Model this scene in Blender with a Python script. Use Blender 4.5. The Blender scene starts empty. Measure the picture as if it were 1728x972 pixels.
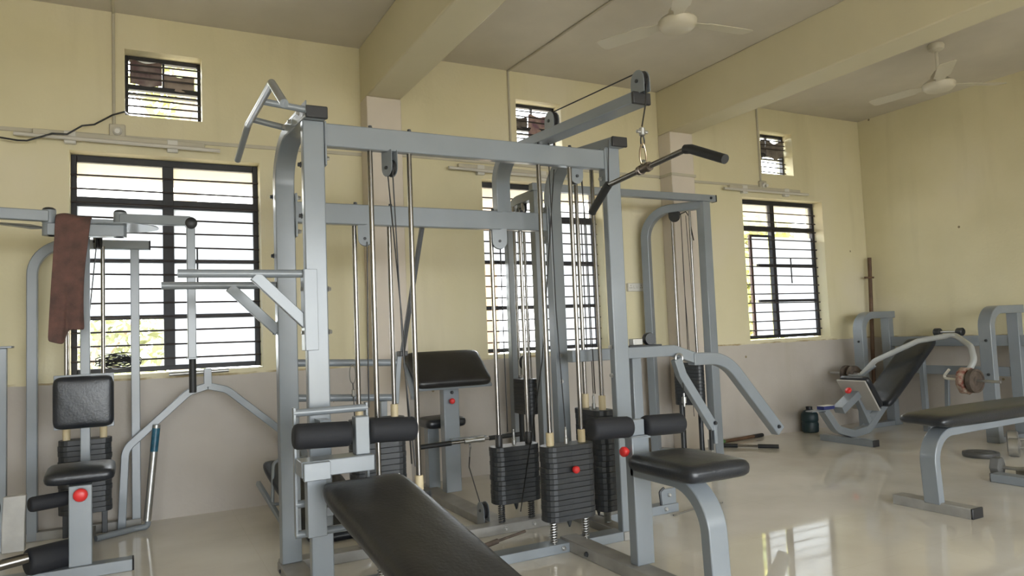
import bpy, bmesh, math, random
from mathutils import Vector, Matrix
random.seed(7)
S = bpy.context.scene
COL = S.collection

# ------------------------------------------------------------------ camera
F_PX = 1224.64
yaw, pitch, roll = 0.4805, 0.0621, -0.0398
fw = Vector((math.sin(yaw)*math.cos(pitch), math.cos(yaw)*math.cos(pitch), math.sin(pitch)))
rt = Vector((math.cos(yaw), -math.sin(yaw), 0)); up = rt.cross(fw)
c_, s_ = math.cos(roll), math.sin(roll)
rt, up = c_*rt+s_*up, -s_*rt+c_*up
cam = bpy.data.cameras.new('camera'); cam.sensor_width = 36; cam.lens = F_PX/1728*36
cam.clip_start = 0.05
cob = bpy.data.objects.new('camera', cam); COL.objects.link(cob)
m = Matrix((rt, up, -fw)).transposed().to_4x4(); m.translation = Vector((0, 0, 1.17))
cob.matrix_world = m
S.camera = cob
# ------------------------------------------------------------------ world / light / exposure
SKY = 5.0
w = bpy.data.worlds.new('sky'); S.world = w; w.use_nodes = True
bg = w.node_tree.nodes['Background']; bg.inputs[0].default_value = (0.92, 0.97, 1.0, 1); bg.inputs[1].default_value = SKY
S.view_settings.view_transform = 'Standard'; S.view_settings.look = 'None'
S.view_settings.gamma = 1; S.view_settings.use_curve_mapping = False
S.view_settings.exposure = 1.6

def daylight(name, loc, sx, sy, rot, power, col=(1, .985, .96)):
    l = bpy.data.lights.new(name, 'AREA'); l.shape = 'RECTANGLE'; l.size = sx; l.size_y = sy
    l.energy = power; l.color = col
    o = bpy.data.objects.new(name, l); COL.objects.link(o); o.location = loc; o.rotation_euler = rot
    return o
def portal(name, loc, sx, sy, rot):
    o = daylight(name, loc, sx, sy, rot, 1); o.data.cycles.is_portal = True
    return o

# ------------------------------------------------------------------ materials
MATS = {}
def mat(name, col, rough=.5, metal=0., var=0., vscale=6., bump=0., bscale=60., spec=.5, col2=None, coat=0.):
    if name in MATS: return MATS[name]
    m = bpy.data.materials.new(name); m.use_nodes = True; nt = m.node_tree; b = nt.nodes['Principled BSDF']
    b.inputs['Base Color'].default_value = (*col, 1); b.inputs['Roughness'].default_value = rough
    b.inputs['Metallic'].default_value = metal; b.inputs['Specular IOR Level'].default_value = spec
    if coat: b.inputs['Coat Weight'].default_value = coat; b.inputs['Coat Roughness'].default_value = .15
    tc = nt.nodes.new('ShaderNodeTexCoord')
    if var or col2:
        n = nt.nodes.new('ShaderNodeTexNoise'); n.inputs['Scale'].default_value = vscale; n.inputs['Detail'].default_value = 6
        nt.links.new(tc.outputs['Object'], n.inputs['Vector'])
        r = nt.nodes.new('ShaderNodeValToRGB'); r.color_ramp.elements[0].position = .35; r.color_ramp.elements[1].position = .68
        c2 = col2 or tuple(max(0, c*(1-var)) for c in col)
        r.color_ramp.elements[0].color = (*c2, 1); r.color_ramp.elements[1].color = (*col, 1)
        nt.links.new(n.outputs['Fac'], r.inputs[0]); nt.links.new(r.outputs[0], b.inputs['Base Color'])
    if bump:
        n2 = nt.nodes.new('ShaderNodeTexNoise'); n2.inputs['Scale'].default_value = bscale; n2.inputs['Detail'].default_value = 4
        nt.links.new(tc.outputs['Object'], n2.inputs['Vector'])
        bp = nt.nodes.new('ShaderNodeBump'); bp.inputs['Strength'].default_value = bump; bp.inputs['Distance'].default_value = .01
        nt.links.new(n2.outputs['Fac'], bp.inputs['Height']); nt.links.new(bp.outputs[0], b.inputs['Normal'])
    MATS[name] = m
    return m

GREY = mat('grey_paint', (.225, .25, .275), .29, var=.11, vscale=4, coat=.28)
LGREY = GREY
DUSTY = mat('dusty_grey_paint', (.34, .33, .31), .5, var=.28, vscale=7)
LEATHER = mat('black_leather', (.020, .023, .029), .32, var=.3, vscale=9, bump=.12, bscale=90)
BROWNLEATHER = mat('worn_black_leather', (.022, .021, .021), .4, var=.35, vscale=5, bump=.1, bscale=70)
FOAM = mat('black_foam', (.012, .013, .017), .75, bump=.08, bscale=150)
RUBBER = mat('black_rubber', (.02, .02, .022), .45)
IRON = mat('black_iron', (.032, .035, .039), .42, var=.3, vscale=12)
RUSTY = mat('rusty_iron', (.12, .09, .07), .7, var=.5, vscale=20)
CHROME = mat('chrome', (.30, .285, .27), .24, 1., var=.25, vscale=4)
STEEL = mat('galvanised_steel', (.5, .5, .49), .38, .9, var=.2, vscale=10)
NYLON = mat('beige_nylon', (.62, .52, .33), .5)
RED = mat('red_plastic', (.65, .03, .03), .35)
CABLE = mat('black_cable', (.012, .012, .012), .4)
WINBLACK = mat('window_black_paint', (.016, .016, .022), .5, var=.4, vscale=15)
BARM = mat('window_bar_paint', (.03, .022, .022), .55)
WHITEPL = mat('white_plastic', (.62, .6, .55), .4)
CREAMPL = mat('cream_plastic', (.5, .46, .36), .5, var=.1, vscale=5)
TOWEL = mat('maroon_towel', (.15, .075, .06), .95, var=.45, vscale=14, bump=.5, bscale=120, col2=(.085, .05, .042))
BLUE = mat('blue_wrap', (.03, .14, .22), .35, var=.4, vscale=25)
GRIP = mat('black_grip', (.015, .016, .017), .55)
PAPER = mat('brown_paper', (.33, .27, .24), .85, var=.25, vscale=9)
CANM = mat('dark_teal_plastic', (.01, .03, .035), .45)
WOOD = mat('brown_wood', (.14, .075, .04), .6, var=.4, vscale=10)
CLOTHP = mat('printed_cloth', (.42, .37, .29), .9, col2=(.20, .05, .035), vscale=26)
LEAF = mat('leaf_green', (.40, .43, .24), .6, var=.4, vscale=2)
LEAFY = mat('leaf_yellow', (.60, .52, .12), .6, col2=(.36, .42, .22), vscale=3)
BARK = mat('pale_bark', (.42, .33, .26), .9, var=.3, vscale=6)
EARTH = mat('dry_earth', (.42, .37, .29), .95, var=.2, vscale=1)
BRICKW = mat('tan_plaster', (.42, .27, .16), .9, var=.25, vscale=5)

def paint_wall():
    m = bpy.data.materials.new('painted_wall'); m.use_nodes = True; nt = m.node_tree; b = nt.nodes['Principled BSDF']
    b.inputs['Roughness'].default_value = .55; b.inputs['Specular IOR Level'].default_value = .3
    N = nt.nodes.new; L = nt.links.new
    geo = N('ShaderNodeNewGeometry'); sep = N('ShaderNodeSeparateXYZ'); L(geo.outputs['Position'], sep.inputs[0])
    # patchy paint
    def noise(sc, det, vec=None):
        n = N('ShaderNodeTexNoise'); n.inputs['Scale'].default_value = sc; n.inputs['Detail'].default_value = det
        L(vec or geo.outputs['Position'], n.inputs['Vector']); return n
    def ramp(src, stops):
        r = N('ShaderNodeValToRGB'); e = r.color_ramp.elements
        while len(e) < len(stops): e.new(.5)
        for el, (p, c) in zip(e, stops): el.position = p; el.color = (*c, 1)
        L(src, r.inputs[0]); return r
    n1 = noise(1.1, 5)
    upc = ramp(n1.outputs['Fac'], [(.3, (.62, .565, .37)), (.5, (.67, .61, .41)), (.72, (.68, .62, .46))])
    n2 = noise(2.5, 4)
    lowc = ramp(n2.outputs['Fac'], [(.3, (.44, .40, .36)), (.7, (.50, .46, .415))])
    # wavy dado edge at z = 0.956
    n3 = noise(9, 5)
    ma = N('ShaderNodeMath'); ma.operation = 'MULTIPLY_ADD'; ma.inputs[1].default_value = .022; L(n3.outputs['Fac'], ma.inputs[0]); L(sep.outputs[2], ma.inputs[2])
    gt = N('ShaderNodeMath'); gt.operation = 'GREATER_THAN'; gt.inputs[1].default_value = .966; L(ma.outputs[0], gt.inputs[0])
    mx = N('ShaderNodeMix'); mx.data_type = 'RGBA'; L(gt.outputs[0], mx.inputs[0]); L(lowc.outputs[0], mx.inputs[6]); L(upc.outputs[0], mx.inputs[7])
    # dirt line on the ledge where the paints meet
    sb = N('ShaderNodeMath'); sb.operation = 'SUBTRACT'; sb.inputs[1].default_value = .972; L(ma.outputs[0], sb.inputs[0])
    ab = N('ShaderNodeMath'); ab.operation = 'ABSOLUTE'; L(sb.outputs[0], ab.inputs[0])
    lt = N('ShaderNodeMath'); lt.operation = 'LESS_THAN'; lt.inputs[1].default_value = .007; L(ab.outputs[0], lt.inputs[0])
    n4 = noise(5, 6); g4 = ramp(n4.outputs['Fac'], [(.42, (0, 0, 0)), (.6, (.85, .85, .85))])
    mu = N('ShaderNodeMath'); mu.operation = 'MULTIPLY'; L(lt.outputs[0], mu.inputs[0]); L(g4.outputs[0], mu.inputs[1])
    mx2 = N('ShaderNodeMix'); mx2.data_type = 'RGBA'; L(mu.outputs[0], mx2.inputs[0]); L(mx.outputs[2], mx2.inputs[6]); mx2.inputs[7].default_value = (.28, .20, .09, 1)
    # damp streaks, stretched downwards
    mp = N('ShaderNodeMapping'); mp.inputs['Scale'].default_value = (3.2, 3.2, .35); L(geo.outputs['Position'], mp.inputs[0])
    n5 = noise(1.6, 7, mp.outputs[0]); g5 = ramp(n5.outputs['Fac'], [(.56, (0, 0, 0)), (.85, (.22, .22, .22))])
    mx3 = N('ShaderNodeMix'); mx3.data_type = 'RGBA'; L(g5.outputs[0], mx3.inputs[0]); L(mx2.outputs[2], mx3.inputs[6]); mx3.inputs[7].default_value = (.34, .29, .16, 1)
    # small dark specks
    vo = N('ShaderNodeTexVoronoi'); vo.inputs['Scale'].default_value = 2.3; L(geo.outputs['Position'], vo.inputs['Vector'])
    l2 = N('ShaderNodeMath'); l2.operation = 'LESS_THAN'; l2.inputs[1].default_value = .03; L(vo.outputs['Distance'], l2.inputs[0])
    mx4 = N('ShaderNodeMix'); mx4.data_type = 'RGBA'; L(l2.outputs[0], mx4.inputs[0]); L(mx3.outputs[2], mx4.inputs[6]); mx4.inputs[7].default_value = (.25, .2, .12, 1)
    L(mx4.outputs[2], b.inputs['Base Color'])
    bp = N('ShaderNodeBump'); bp.inputs['Strength'].default_value = .15; bp.inputs['Distance'].default_value = .01
    n6 = noise(40, 4); L(n6.outputs['Fac'], bp.inputs['Height']); L(bp.outputs[0], b.inputs['Normal'])
    return m
WALL = paint_wall()
BEAMP = mat('beam_paint', (.66, .60, .42), .55, var=.08, vscale=1.2, spec=.3)
CEIL = mat('ceiling_paint', (.64, .59, .50), .7, var=.13, vscale=1.6, spec=.2)
COLP = mat('column_pink_cream', (.66, .59, .51), .55, var=.06, vscale=3, spec=.3)
REVEAL = mat('reveal_paint', (.66, .60, .44), .55, var=.12, vscale=4, spec=.3)

def floor_mat():
    m = bpy.data.materials.new('polished_floor'); m.use_nodes = True; nt = m.node_tree; b = nt.nodes['Principled BSDF']
    N = nt.nodes.new; L = nt.links.new
    geo = N('ShaderNodeNewGeometry')
    n = N('ShaderNodeTexNoise'); n.inputs['Scale'].default_value = 1.3; n.inputs['Detail'].default_value = 8; L(geo.outputs['Position'], n.inputs['Vector'])
    r = N('ShaderNodeValToRGB'); r.color_ramp.elements[0].position = .3; r.color_ramp.elements[0].color = (.60, .56, .49, 1)
    r.color_ramp.elements[1].position = .65; r.color_ramp.elements[1].color = (.74, .71, .65, 1); L(n.outputs['Fac'], r.inputs[0])
    br = N('ShaderNodeTexBrick'); br.offset = 0; br.inputs['Scale'].default_value = 1; br.inputs['Mortar Size'].default_value = .0022
    br.inputs['Brick Width'].default_value = .6; br.inputs['Row Height'].default_value = .6
    br.inputs['Color1'].default_value = (1, 1, 1, 1); br.inputs['Color2'].default_value = (.97, .97, .97, 1); br.inputs['Mortar'].default_value = (.93, .92, .90, 1)
    L(geo.outputs['Position'], br.inputs['Vector'])
    mx = N('ShaderNodeMix'); mx.data_type = 'RGBA'; mx.blend_type = 'MULTIPLY'; mx.inputs[0].default_value = 1
    L(r.outputs[0], mx.inputs[6]); L(br.outputs['Color'], mx.inputs[7]); L(mx.outputs[2], b.inputs['Base Color'])
    n2 = N('ShaderNodeTexNoise'); n2.inputs['Scale'].default_value = 4; n2.inputs['Detail'].default_value = 6; L(geo.outputs['Position'], n2.inputs['Vector'])
    mr = N('ShaderNodeMapRange'); mr.inputs[1].default_value = .3; mr.inputs[2].default_value = .75; mr.inputs[3].default_value = .02; mr.inputs[4].default_value = .085
    L(n2.outputs['Fac'], mr.inputs[0]); L(mr.outputs[0], b.inputs['Roughness']); b.inputs['Specular IOR Level'].default_value = .45
    bp = N('ShaderNodeBump'); bp.inputs['Strength'].default_value = .006; bp.inputs['Distance'].default_value = .01
    n3 = N('ShaderNodeTexNoise'); n3.inputs['Scale'].default_value = 5; L(geo.outputs['Position'], n3.inputs['Vector']); L(n3.outputs['Fac'], bp.inputs['Height']); L(bp.outputs[0], b.inputs['Normal'])
    return m
FLOOR = floor_mat()

def glass_mat(name, trans, tint):
    m = bpy.data.materials.new(name); m.use_nodes = True; nt = m.node_tree; nt.nodes.clear()
    N = nt.nodes.new; L = nt.links.new
    out = N('ShaderNodeOutputMaterial'); tl = N('ShaderNodeBsdfTranslucent'); tl.inputs[0].default_value = (*tint, 1)
    tp = N('ShaderNodeBsdfTransparent'); tp.inputs[0].default_value = (*tint, 1)
    mx = N('ShaderNodeMixShader'); mx.inputs[0].default_value = trans; L(tl.outputs[0], mx.inputs[1]); L(tp.outputs[0], mx.inputs[2])
    gl = N('ShaderNodeBsdfGlossy'); gl.inputs['Roughness'].default_value = .2
    m2 = N('ShaderNodeMixShader'); m2.inputs[0].default_value = .05; L(mx.outputs[0], m2.inputs[1]); L(gl.outputs[0], m2.inputs[2])
    L(m2.outputs[0], out.inputs[0]); return m
FROST = glass_mat('frosted_glass', .12, (.52, .54, .56))
DIRTY = glass_mat('dirty_glass', .85, (.90, .89, .86))

# ------------------------------------------------------------------ mesh helpers
V = Vector
class MB:
    def __init__(s): s.v = []; s.f = []
    def add(s, vs, fs):
        o = len(s.v); s.v += [V(p) for p in vs]; s.f += [tuple(i+o for i in f) for f in fs]; return s
    def box(s, x0, x1, y0, y1, z0, z1):
        return s.add([(x0,y0,z0),(x1,y0,z0),(x1,y1,z0),(x0,y1,z0),(x0,y0,z1),(x1,y0,z1),(x1,y1,z1),(x0,y1,z1)],
                     [(0,3,2,1),(4,5,6,7),(0,1,5,4),(1,2,6,5),(2,3,7,6),(3,0,4,7)])
    def obox(s, c, ax, ay, az, hx, hy, hz):
        c = V(c); ax, ay, az = V(ax).normalized()*hx, V(ay).normalized()*hy, V(az).normalized()*hz
        p = [c+i*ax+j*ay+k*az for k in (-1,1) for j in (-1,1) for i in (-1,1)]
        return s.add([p[0],p[1],p[3],p[2],p[4],p[5],p[7],p[6]], [(0,3,2,1),(4,5,6,7),(0,1,5,4),(1,2,6,5),(2,3,7,6),(3,0,4,7)])
    def bar(s, a, b, w, h, side=None):                 # straight rectangular bar from a to b
        a, b = V(a), V(b); t = (b-a).normalized()
        sd = V(side) if side else (V((0,0,1)).cross(t) if abs(t.z) < .95 else V((1,0,0)))
        sd = (sd - t*sd.dot(t)).normalized(); n = t.cross(sd)
        return s.obox((a+b)/2, t, sd, n, (b-a).length/2, w/2, h/2)
    def sweep(s, path, side, wd, h):                   # rectangular tube along a planar path
        path = [V(p) for p in path]; sd = V(side).normalized(); rings = []
        for i, p in enumerate(path):
            t1 = (path[i]-path[i-1]).normalized() if i else (path[1]-path[0]).normalized()
            t2 = (path[i+1]-path[i]).normalized() if i < len(path)-1 else t1
            t = (t1+t2).normalized(); k = 1/max(.5, t.dot(t1)); n = t.cross(sd).normalized()
            rings.append([p+sd*wd/2*a+n*h/2*k*b for a, b in ((-1,-1),(1,-1),(1,1),(-1,1))])
        vs = [q for r in rings for q in r]; fs = []
        for i in range(len(rings)-1):
            for j in range(4): fs.append((4*i+j, 4*i+(j+1)%4, 4*i+4+(j+1)%4, 4*i+4+j))
        e = 4*(len(rings)-1); fs += [(3,2,1,0), (e,e+1,e+2,e+3)]
        return s.add(vs, fs)
    def tube(s, path, r, n=12, caps=True):
        path = [V(p) for p in path]; rings = []; t0 = (path[1]-path[0]).normalized()
        u = t0.cross(V((0,0,1))); u = u.normalized() if u.length > .05 else V((1,0,0))
        for i, p in enumerate(path):
            t1 = (path[i]-path[i-1]).normalized() if i else t0
            t2 = (path[i+1]-path[i]).normalized() if i < len(path)-1 else t1
            t = (t1+t2).normalized(); u = (u-t*u.dot(t)).normalized(); w_ = t.cross(u)
            rr = r[i] if isinstance(r, (list, tuple)) else r
            rings.append([p+(u*math.cos(2*math.pi*k/n)+w_*math.sin(2*math.pi*k/n))*rr for k in range(n)])
        vs = [q for g in rings for q in g]; fs = []
        for i in range(len(rings)-1):
            for j in range(n): fs.append((n*i+j, n*i+(j+1)%n, n*i+n+(j+1)%n, n*i+n+j))
        if caps:
            fs.append(tuple(reversed(range(n)))); e = n*(len(rings)-1); fs.append(tuple(e+j for j in range(n)))
        return s.add(vs, fs)
    def lathe(s, c, axis, prof, n=24):                 # prof: (distance along axis, radius)
        a = V(axis).normalized(); c = V(c); u = a.cross(V((0,0,1))); u = u.normalized() if u.length > .05 else V((1,0,0)); w_ = a.cross(u)
        vs = [c+a*d+(u*math.cos(2*math.pi*k/n)+w_*math.sin(2*math.pi*k/n))*max(r, .0005) for d, r in prof for k in range(n)]
        m_ = len(prof); fs = [(n*i+j, n*i+(j+1)%n, n*i+n+(j+1)%n, n*i+n+j) for i in range(m_-1) for j in range(n)]
        fs += [tuple(reversed(range(n))), tuple(n*(m_-1)+j for j in range(n))]
        return s.add(vs, fs)
    def prism(s, pts, axis):                           # polygon pushed along a vector
        a = V(axis); pts = [V(p) for p in pts]; n = len(pts)
        fs = [tuple(reversed(range(n))), tuple(range(n, 2*n))]+[(i,(i+1)%n,n+(i+1)%n,n+i) for i in range(n)]
        return s.add(pts+[p+a for p in pts], fs)
    def mesh(s, name, off=V((0,0,0))):
        me = bpy.data.meshes.new(name); me.from_pydata([tuple(p-off) for p in s.v], [], s.f)
        bm = bmesh.new(); bm.from_mesh(me); bmesh.ops.recalc_face_normals(bm, faces=bm.faces); bm.to_mesh(me); bm.free()
        return me
def fillet(pts, r, n=8):
    pts = [V(p) for p in pts]; out = [pts[0]]
    for a, b, c in zip(pts, pts[1:], pts[2:]):
        u, v = (a-b).normalized(), (c-b).normalized(); ang = u.angle(v)
        if ang > 3.1: out.append(b); continue
        d = min(r/math.tan(ang/2), (a-b).length*.49, (c-b).length*.49); p, q = b+u*d, b+v*d
        rr = d*math.tan(ang/2); cen = b+(u+v).normalized()*(rr/math.sin(ang/2))
        for i in range(n+1):
            k = i/n; x = (p-cen).lerp(q-cen, k)
            # true arc
            th = (p-cen).angle(q-cen); s0 = math.sin((1-k)*th)/math.sin(th); s1 = math.sin(k*th)/math.sin(th)
            out.append(cen+(p-cen)*s0+(q-cen)*s1)
    return out+[pts[-1]]

OFF = {}
def thing(name, label, cat, loc, group=None):
    o = bpy.data.objects.new(name, None); COL.objects.link(o); o.location = loc; o.empty_display_size = .1
    o['label'] = label; o['category'] = cat
    if group: o['group'] = group
    OFF[o.name] = V(loc); return o
def put(name, mb, material, parent=None, bev=.003, smooth=False, label=None, seg=2):
    off = OFF.get(parent.name, V((0,0,0))) if parent else V((0,0,0))
    me = mb.mesh(name, off); me.materials.append(material)
    o = bpy.data.objects.new(name, me); COL.objects.link(o)
    if parent: o.parent = parent; OFF[o.name] = off
    if bev:
        b = o.modifiers.new('bevel', 'BEVEL'); b.width = bev; b.segments = seg; b.limit_method = 'ANGLE'; b.angle_limit = math.radians(50)
    for p in me.polygons: p.use_smooth = True
    me.set_sharp_from_angle(angle=math.radians(180 if smooth else 42))
    if label: o['label'] = label
    return o
def solo(name, mb, material, label, cat, group=None, **k):
    o = put(name, mb, material, None, **k); o['label'] = label; o['category'] = cat
    if group: o['group'] = group
    return o
def struct(name, mb, material, **k):
    o = put(name, mb, material, None, **k); o['kind'] = 'structure'; return o
def inst(name, me, loc, parent, rot=None):
    o = bpy.data.objects.new(name, me); COL.objects.link(o); o.parent = parent; o.location = V(loc)-OFF[parent.name]
    if rot: o.rotation_euler = rot
    OFF[o.name] = OFF[parent.name]; return o
def B(*a): return MB().box(*a)
def T(path, r, n=12): return MB().tube(path, r, n)
def pad(name, c, ax, ay, hx, hy, hz, material, parent, bev=.03, bulge=.012, label=None, taper=1.):
    """upholstered cushion: ax, ay in-plane axes, thickness hz on both sides"""
    ax, ay = V(ax).normalized(), V(ay).normalized(); az = ax.cross(ay); c = V(c); mb = MB(); n = 10
    r = min(bev, hz*.95)
    def P(i, j, side):
        u, v = -1+2*i/n, -1+2*j/n
        k = 1-(1-taper)*(v*.5+.5)
        e = max(abs(u), abs(v)); edge = (1-abs(u)**6)*(1-abs(v)**6)
        cu = u*(hx*k - (r*.35 if abs(v) > .99 else 0)); cv = v*(hy-(r*.35 if abs(u) > .99 else 0))
        z = hz*(.8+.2*edge**.5)+bulge*(1-u*u)*(1-v*v)
        wr = .0022*math.sin(17*u+5*v)*math.sin(13*v-3*u)
        return c+ax*cu+ay*cv+az*side*(z+wr)
    vs = [P(i, j, 1) for j in range(n+1) for i in range(n+1)]+[P(i, j, -1) for j in range(n+1) for i in range(n+1)]
    N1 = (n+1)**2; fs = []
    for j in range(n):
        for i in range(n):
            a = j*(n+1)+i; fs += [(a, a+1, a+n+2, a+n+1), (N1+a, N1+a+n+1, N1+a+n+2, N1+a+1)]
    ring = [i for i in range(n)]+[j*(n+1)+n for j in range(n)]+[n*(n+1)+n-i for i in range(n)]+[(n-j)*(n+1) for j in range(n)]
    for a, b in zip(ring, ring[1:]+ring[:1]): fs.append((a, N1+a, N1+b, b))
    mb.add(vs, fs)
    o = put(name, mb, material, parent, bev=0, smooth=True, label=label)
    sb = o.modifiers.new('sub', 'SUBSURF'); sb.levels = 1; sb.render_levels = 1
    return o
def roller(a, b, r, parent, name='foam_roller', material=None):
    a, b = V(a), V(b); t = (b-a).normalized(); L = (b-a).length
    prof = [(0, r*.3), (0, r*.72), (.006, r*.92), (.018, r), (L/2, r*1.01), (L-.018, r), (L-.006, r*.92), (L, r*.72), (L, r*.3)]
    return put(name, MB().lathe(a, t, prof, 24), material or FOAM, parent, bev=0)
def knob(c, axis, parent, r=.02):
    return put('knob', MB().lathe(c, axis, [(0, r*.45), (.012, r*.5), (.014, r*.9), (.02, r), (.032, r), (.038, r*.85), (.042, r*.4)], 14), RED, parent, bev=0, label='red plastic knob')
BOLT = MB().lathe((0,0,0), (0,-1,0), [(0, .014), (.004, .014), (.004, .010), (.013, .010), (.015, .007)], 6).mesh('bolt'); BOLT.materials.append(STEEL)
BOLTD = BOLT.copy(); BOLTD.materials.clear(); BOLTD.materials.append(IRON)
def bolt(loc, parent, face='-y', dark=False):
    rot = {'-y': (0,0,0), '+x': (0,0,math.pi/2), '-x': (0,0,-math.pi/2), '+z': (-math.pi/2,0,0), '+y': (0,0,math.pi)}[face]
    return inst('bolt', BOLTD if dark else BOLT, loc, parent, rot)
def cap(parent, x0, x1, y0, y1, z0, z1): return put('end_cap', B(x0,x1,y0,y1,z0,z1), RUBBER, parent, bev=.006, label='black plastic end cap')

PLATES = {}
def stack_plate(wd, dp, th):
    k = (wd, dp, th)
    if k in PLATES: return PLATES[k]
    pts = []; r = dp*.42
    for cx, cy, a0 in ((wd/2-r, dp/2-r, 0), (-wd/2+r, dp/2-r, 90), (-wd/2+r, -dp/2+r, 180), (wd/2-r, -dp/2+r, 270)):
        for i in range(5):
            a = math.radians(a0+22.5*i); pts.append(V((cx+r*math.cos(a), cy+r*math.sin(a), 0)))
    mb = MB(); n = len(pts); e = .002
    ring = lambda z, s: [V((p.x*(1-s/wd*2), p.y*(1-s/dp*2), z)) for p in pts]
    vs = ring(0, e)+ring(e, 0)+ring(th-e, 0)+ring(th, e); fs = []
    for k2 in range(3):
        for i in range(n): fs.append((k2*n+i, k2*n+(i+1) % n, k2*n+n+(i+1) % n, k2*n+n+i))
    fs += [tuple(reversed(range(n))), tuple(3*n+i for i in range(n))]
    mb.add(vs, fs)
    # selector hole marker in front
    mb.box(-.007, .007, -dp/2-.0012, -dp/2+.004, th*.3, th*.75)
    me = mb.mesh('weight_plate'); me.materials.append(IRON); PLATES[k] = me; return me
def weight_stack(root, cx, cy, z0, z1, n, bush=NYLON, axis='x', wd=.31, dp=.13, rods=.2, rodtop=None, pin=None, spring=True, zb=.05, rr=.0125, bl=.07, rodmat=None):
    th = (z1-z0)/n; me = stack_plate(wd, dp, round(th-.0006, 4)); rz = (0,0,0) if axis == 'x' else (0,0,-math.pi/2)
    for i in range(n):
        j = (random.random()-.5)*.005
        inst('weight_plate', me, (cx+j, cy+(random.random()-.5)*.004, z0+i*th), root, (0,0,rz[2]+j))
    d = V((1,0,0)) if axis == 'x' else V((0,1,0))
    for sg in (-1, 1):
        p = V((cx, cy, 0))+d*sg*rods/2
        if rodtop: put('guide_rod', T([(p.x,p.y,zb), (p.x,p.y,rodtop)], rr, 14), rodmat or CHROME, root, bev=0)
        put('bushing', MB().lathe((p.x,p.y,z1-.002), (0,0,1), [(0,.021), (bl-.004,.021), (bl,.019)], 14), bush, root, bev=0)
        if spring:
            h = z0-zb; turns = 9; path = [(p.x+.019*math.cos(2*math.pi*t*turns/72), p.y+.019*math.sin(2*math.pi*t*turns/72), zb+h*t/72) for t in range(73)]
            put('spring', T(path, .0035, 5), STEEL if bush is NYLON else IRON, root, bev=0)
    fd = V((0,-1,0)) if axis == 'x' else V((-1,0,0))
    put('selector_stem', MB().lathe((cx,cy,z0-.05), (0,0,1), [(0,.004), (.03,.014), (.06,.014)], 10), IRON, root, bev=0)
    put('cable_clamp', MB().lathe((cx,cy,z1), (0,0,1), [(0,.012), (.03,.012), (.032,.008), (.075,.008), (.078,.005), (.09,.004)], 10), STEEL, root, bev=0)
    if pin is not None:
        k = V((cx,cy,pin))+fd*(dp/2); knob(k, fd, root, .02)
def pulley(root, c, axis, r=.045, plates=True, plate_dir=(0,0,1), pl=.1, pm=None):
    """grooved wheel between two side plates; axis = wheel axle"""
    a = V(axis).normalized(); c = V(c)
    put('pulley_wheel', MB().lathe(c-a*.011, a, [(0,r*.25), (0,r), (.003,r), (.011,r*.8), (.019,r), (.022,r), (.022,r*.25)], 24), RUBBER, root, bev=0)
    put('axle_bolt', MB().lathe(c-a*.026, a, [(0,.009), (.052,.009)], 6), IRON, root, bev=0)
    if plates:
        u = V(plate_dir).normalized(); sd = a.cross(u)
        for sg in (-1, 1):
            pts = [c+a*sg*.015+u*pl+sd*r*1.0, c+a*sg*.015+u*pl-sd*r*1.0]
            for i in range(9):
                th = math.pi*i/8; pts.append(c+a*sg*.015-sd*r*math.cos(th)-u*r*math.sin(th)*1.05)
            put('pulley_plate', MB().prism(pts, a*sg*.004), pm or GREY, root, bev=.001)
def cable(root, pts, r=.0035, name='steel_cable', m=None): return put(name, T(pts, r, 6), m or CABLE, root, bev=0)

# ------------------------------------------------------------------ room shell
W = 5.582; XR = 7.605; XL = -3.6; YF = -3.6; ZC = 3.497; WT = .23
HT, HB, BT, BB = 3.25, 2.781, 2.508, .993
WIN = [  # (x0, x1, z0, z1)
    (-.381, .833, BB, BT), (2.657, 3.895, BB, BT), (5.68, 6.898, BB, BT),
    (-.0515, .4425, HB, HT), (3.0197, 3.4876, HB, HT), (5.995, 6.4776, HB, HT)]
def wall_with_holes(x0, x1, z0, z1, y0, y1, holes, swap=False):
    """grid of boxes around rectangular openings, welded to one mesh"""
    xs = sorted({x0, x1, *[h[0] for h in holes], *[h[1] for h in holes]}); zs = sorted({z0, z1, *[h[2] for h in holes], *[h[3] for h in holes]})
    solid = {}
    for i in range(len(xs)-1):
        for k in range(len(zs)-1):
            cx, cz = (xs[i]+xs[i+1])/2, (zs[k]+zs[k+1])/2
            solid[i, k] = not any(h[0] < cx < h[1] and h[2] < cz < h[3] for h in holes)
    mb = MB(); idx = {}
    def vid(i, k, y):
        if (i, k, y) not in idx:
            idx[i, k, y] = len(mb.v); p = (xs[i], (y0, y1)[y], zs[k]); mb.v.append(V((p[1], p[0], p[2])) if swap else V(p))
        return idx[i, k, y]
    nx, nz = len(xs)-1, len(zs)-1
    for (i, k), s in solid.items():
        if not s: continue
        mb.f.append((vid(i,k,0), vid(i+1,k,0), vid(i+1,k+1,0), vid(i,k+1,0))); mb.f.append((vid(i,k,1), vid(i,k+1,1), vid(i+1,k+1,1), vid(i+1,k,1)))
        for (di, dk, e) in ((-1,0,((i,k),(i,k+1))), (1,0,((i+1,k),(i+1,k+1))), (0,-1,((i,k),(i+1,k))), (0,1,((i,k+1),(i+1,k+1)))):
            if not solid.get((i+di, k+dk), False):
                (a, b), (c, d) = e; mb.f.append((vid(a,b,0), vid(c,d,0), vid(c,d,1), vid(a,b,1)))
    return mb
fl = struct('floor', B(XL-WT, XR+WT, YF-WT, W+WT, -.12, 0), FLOOR, bev=0)
ce = struct('ceiling', B(XL-WT, XR+WT, YF-WT, W+WT, ZC, ZC+.14), CEIL, bev=0)
wb = struct('wall_back', wall_with_holes(XL-WT, XR+WT, 0, ZC, W, W+WT, WIN), WALL, bev=0)
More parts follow.
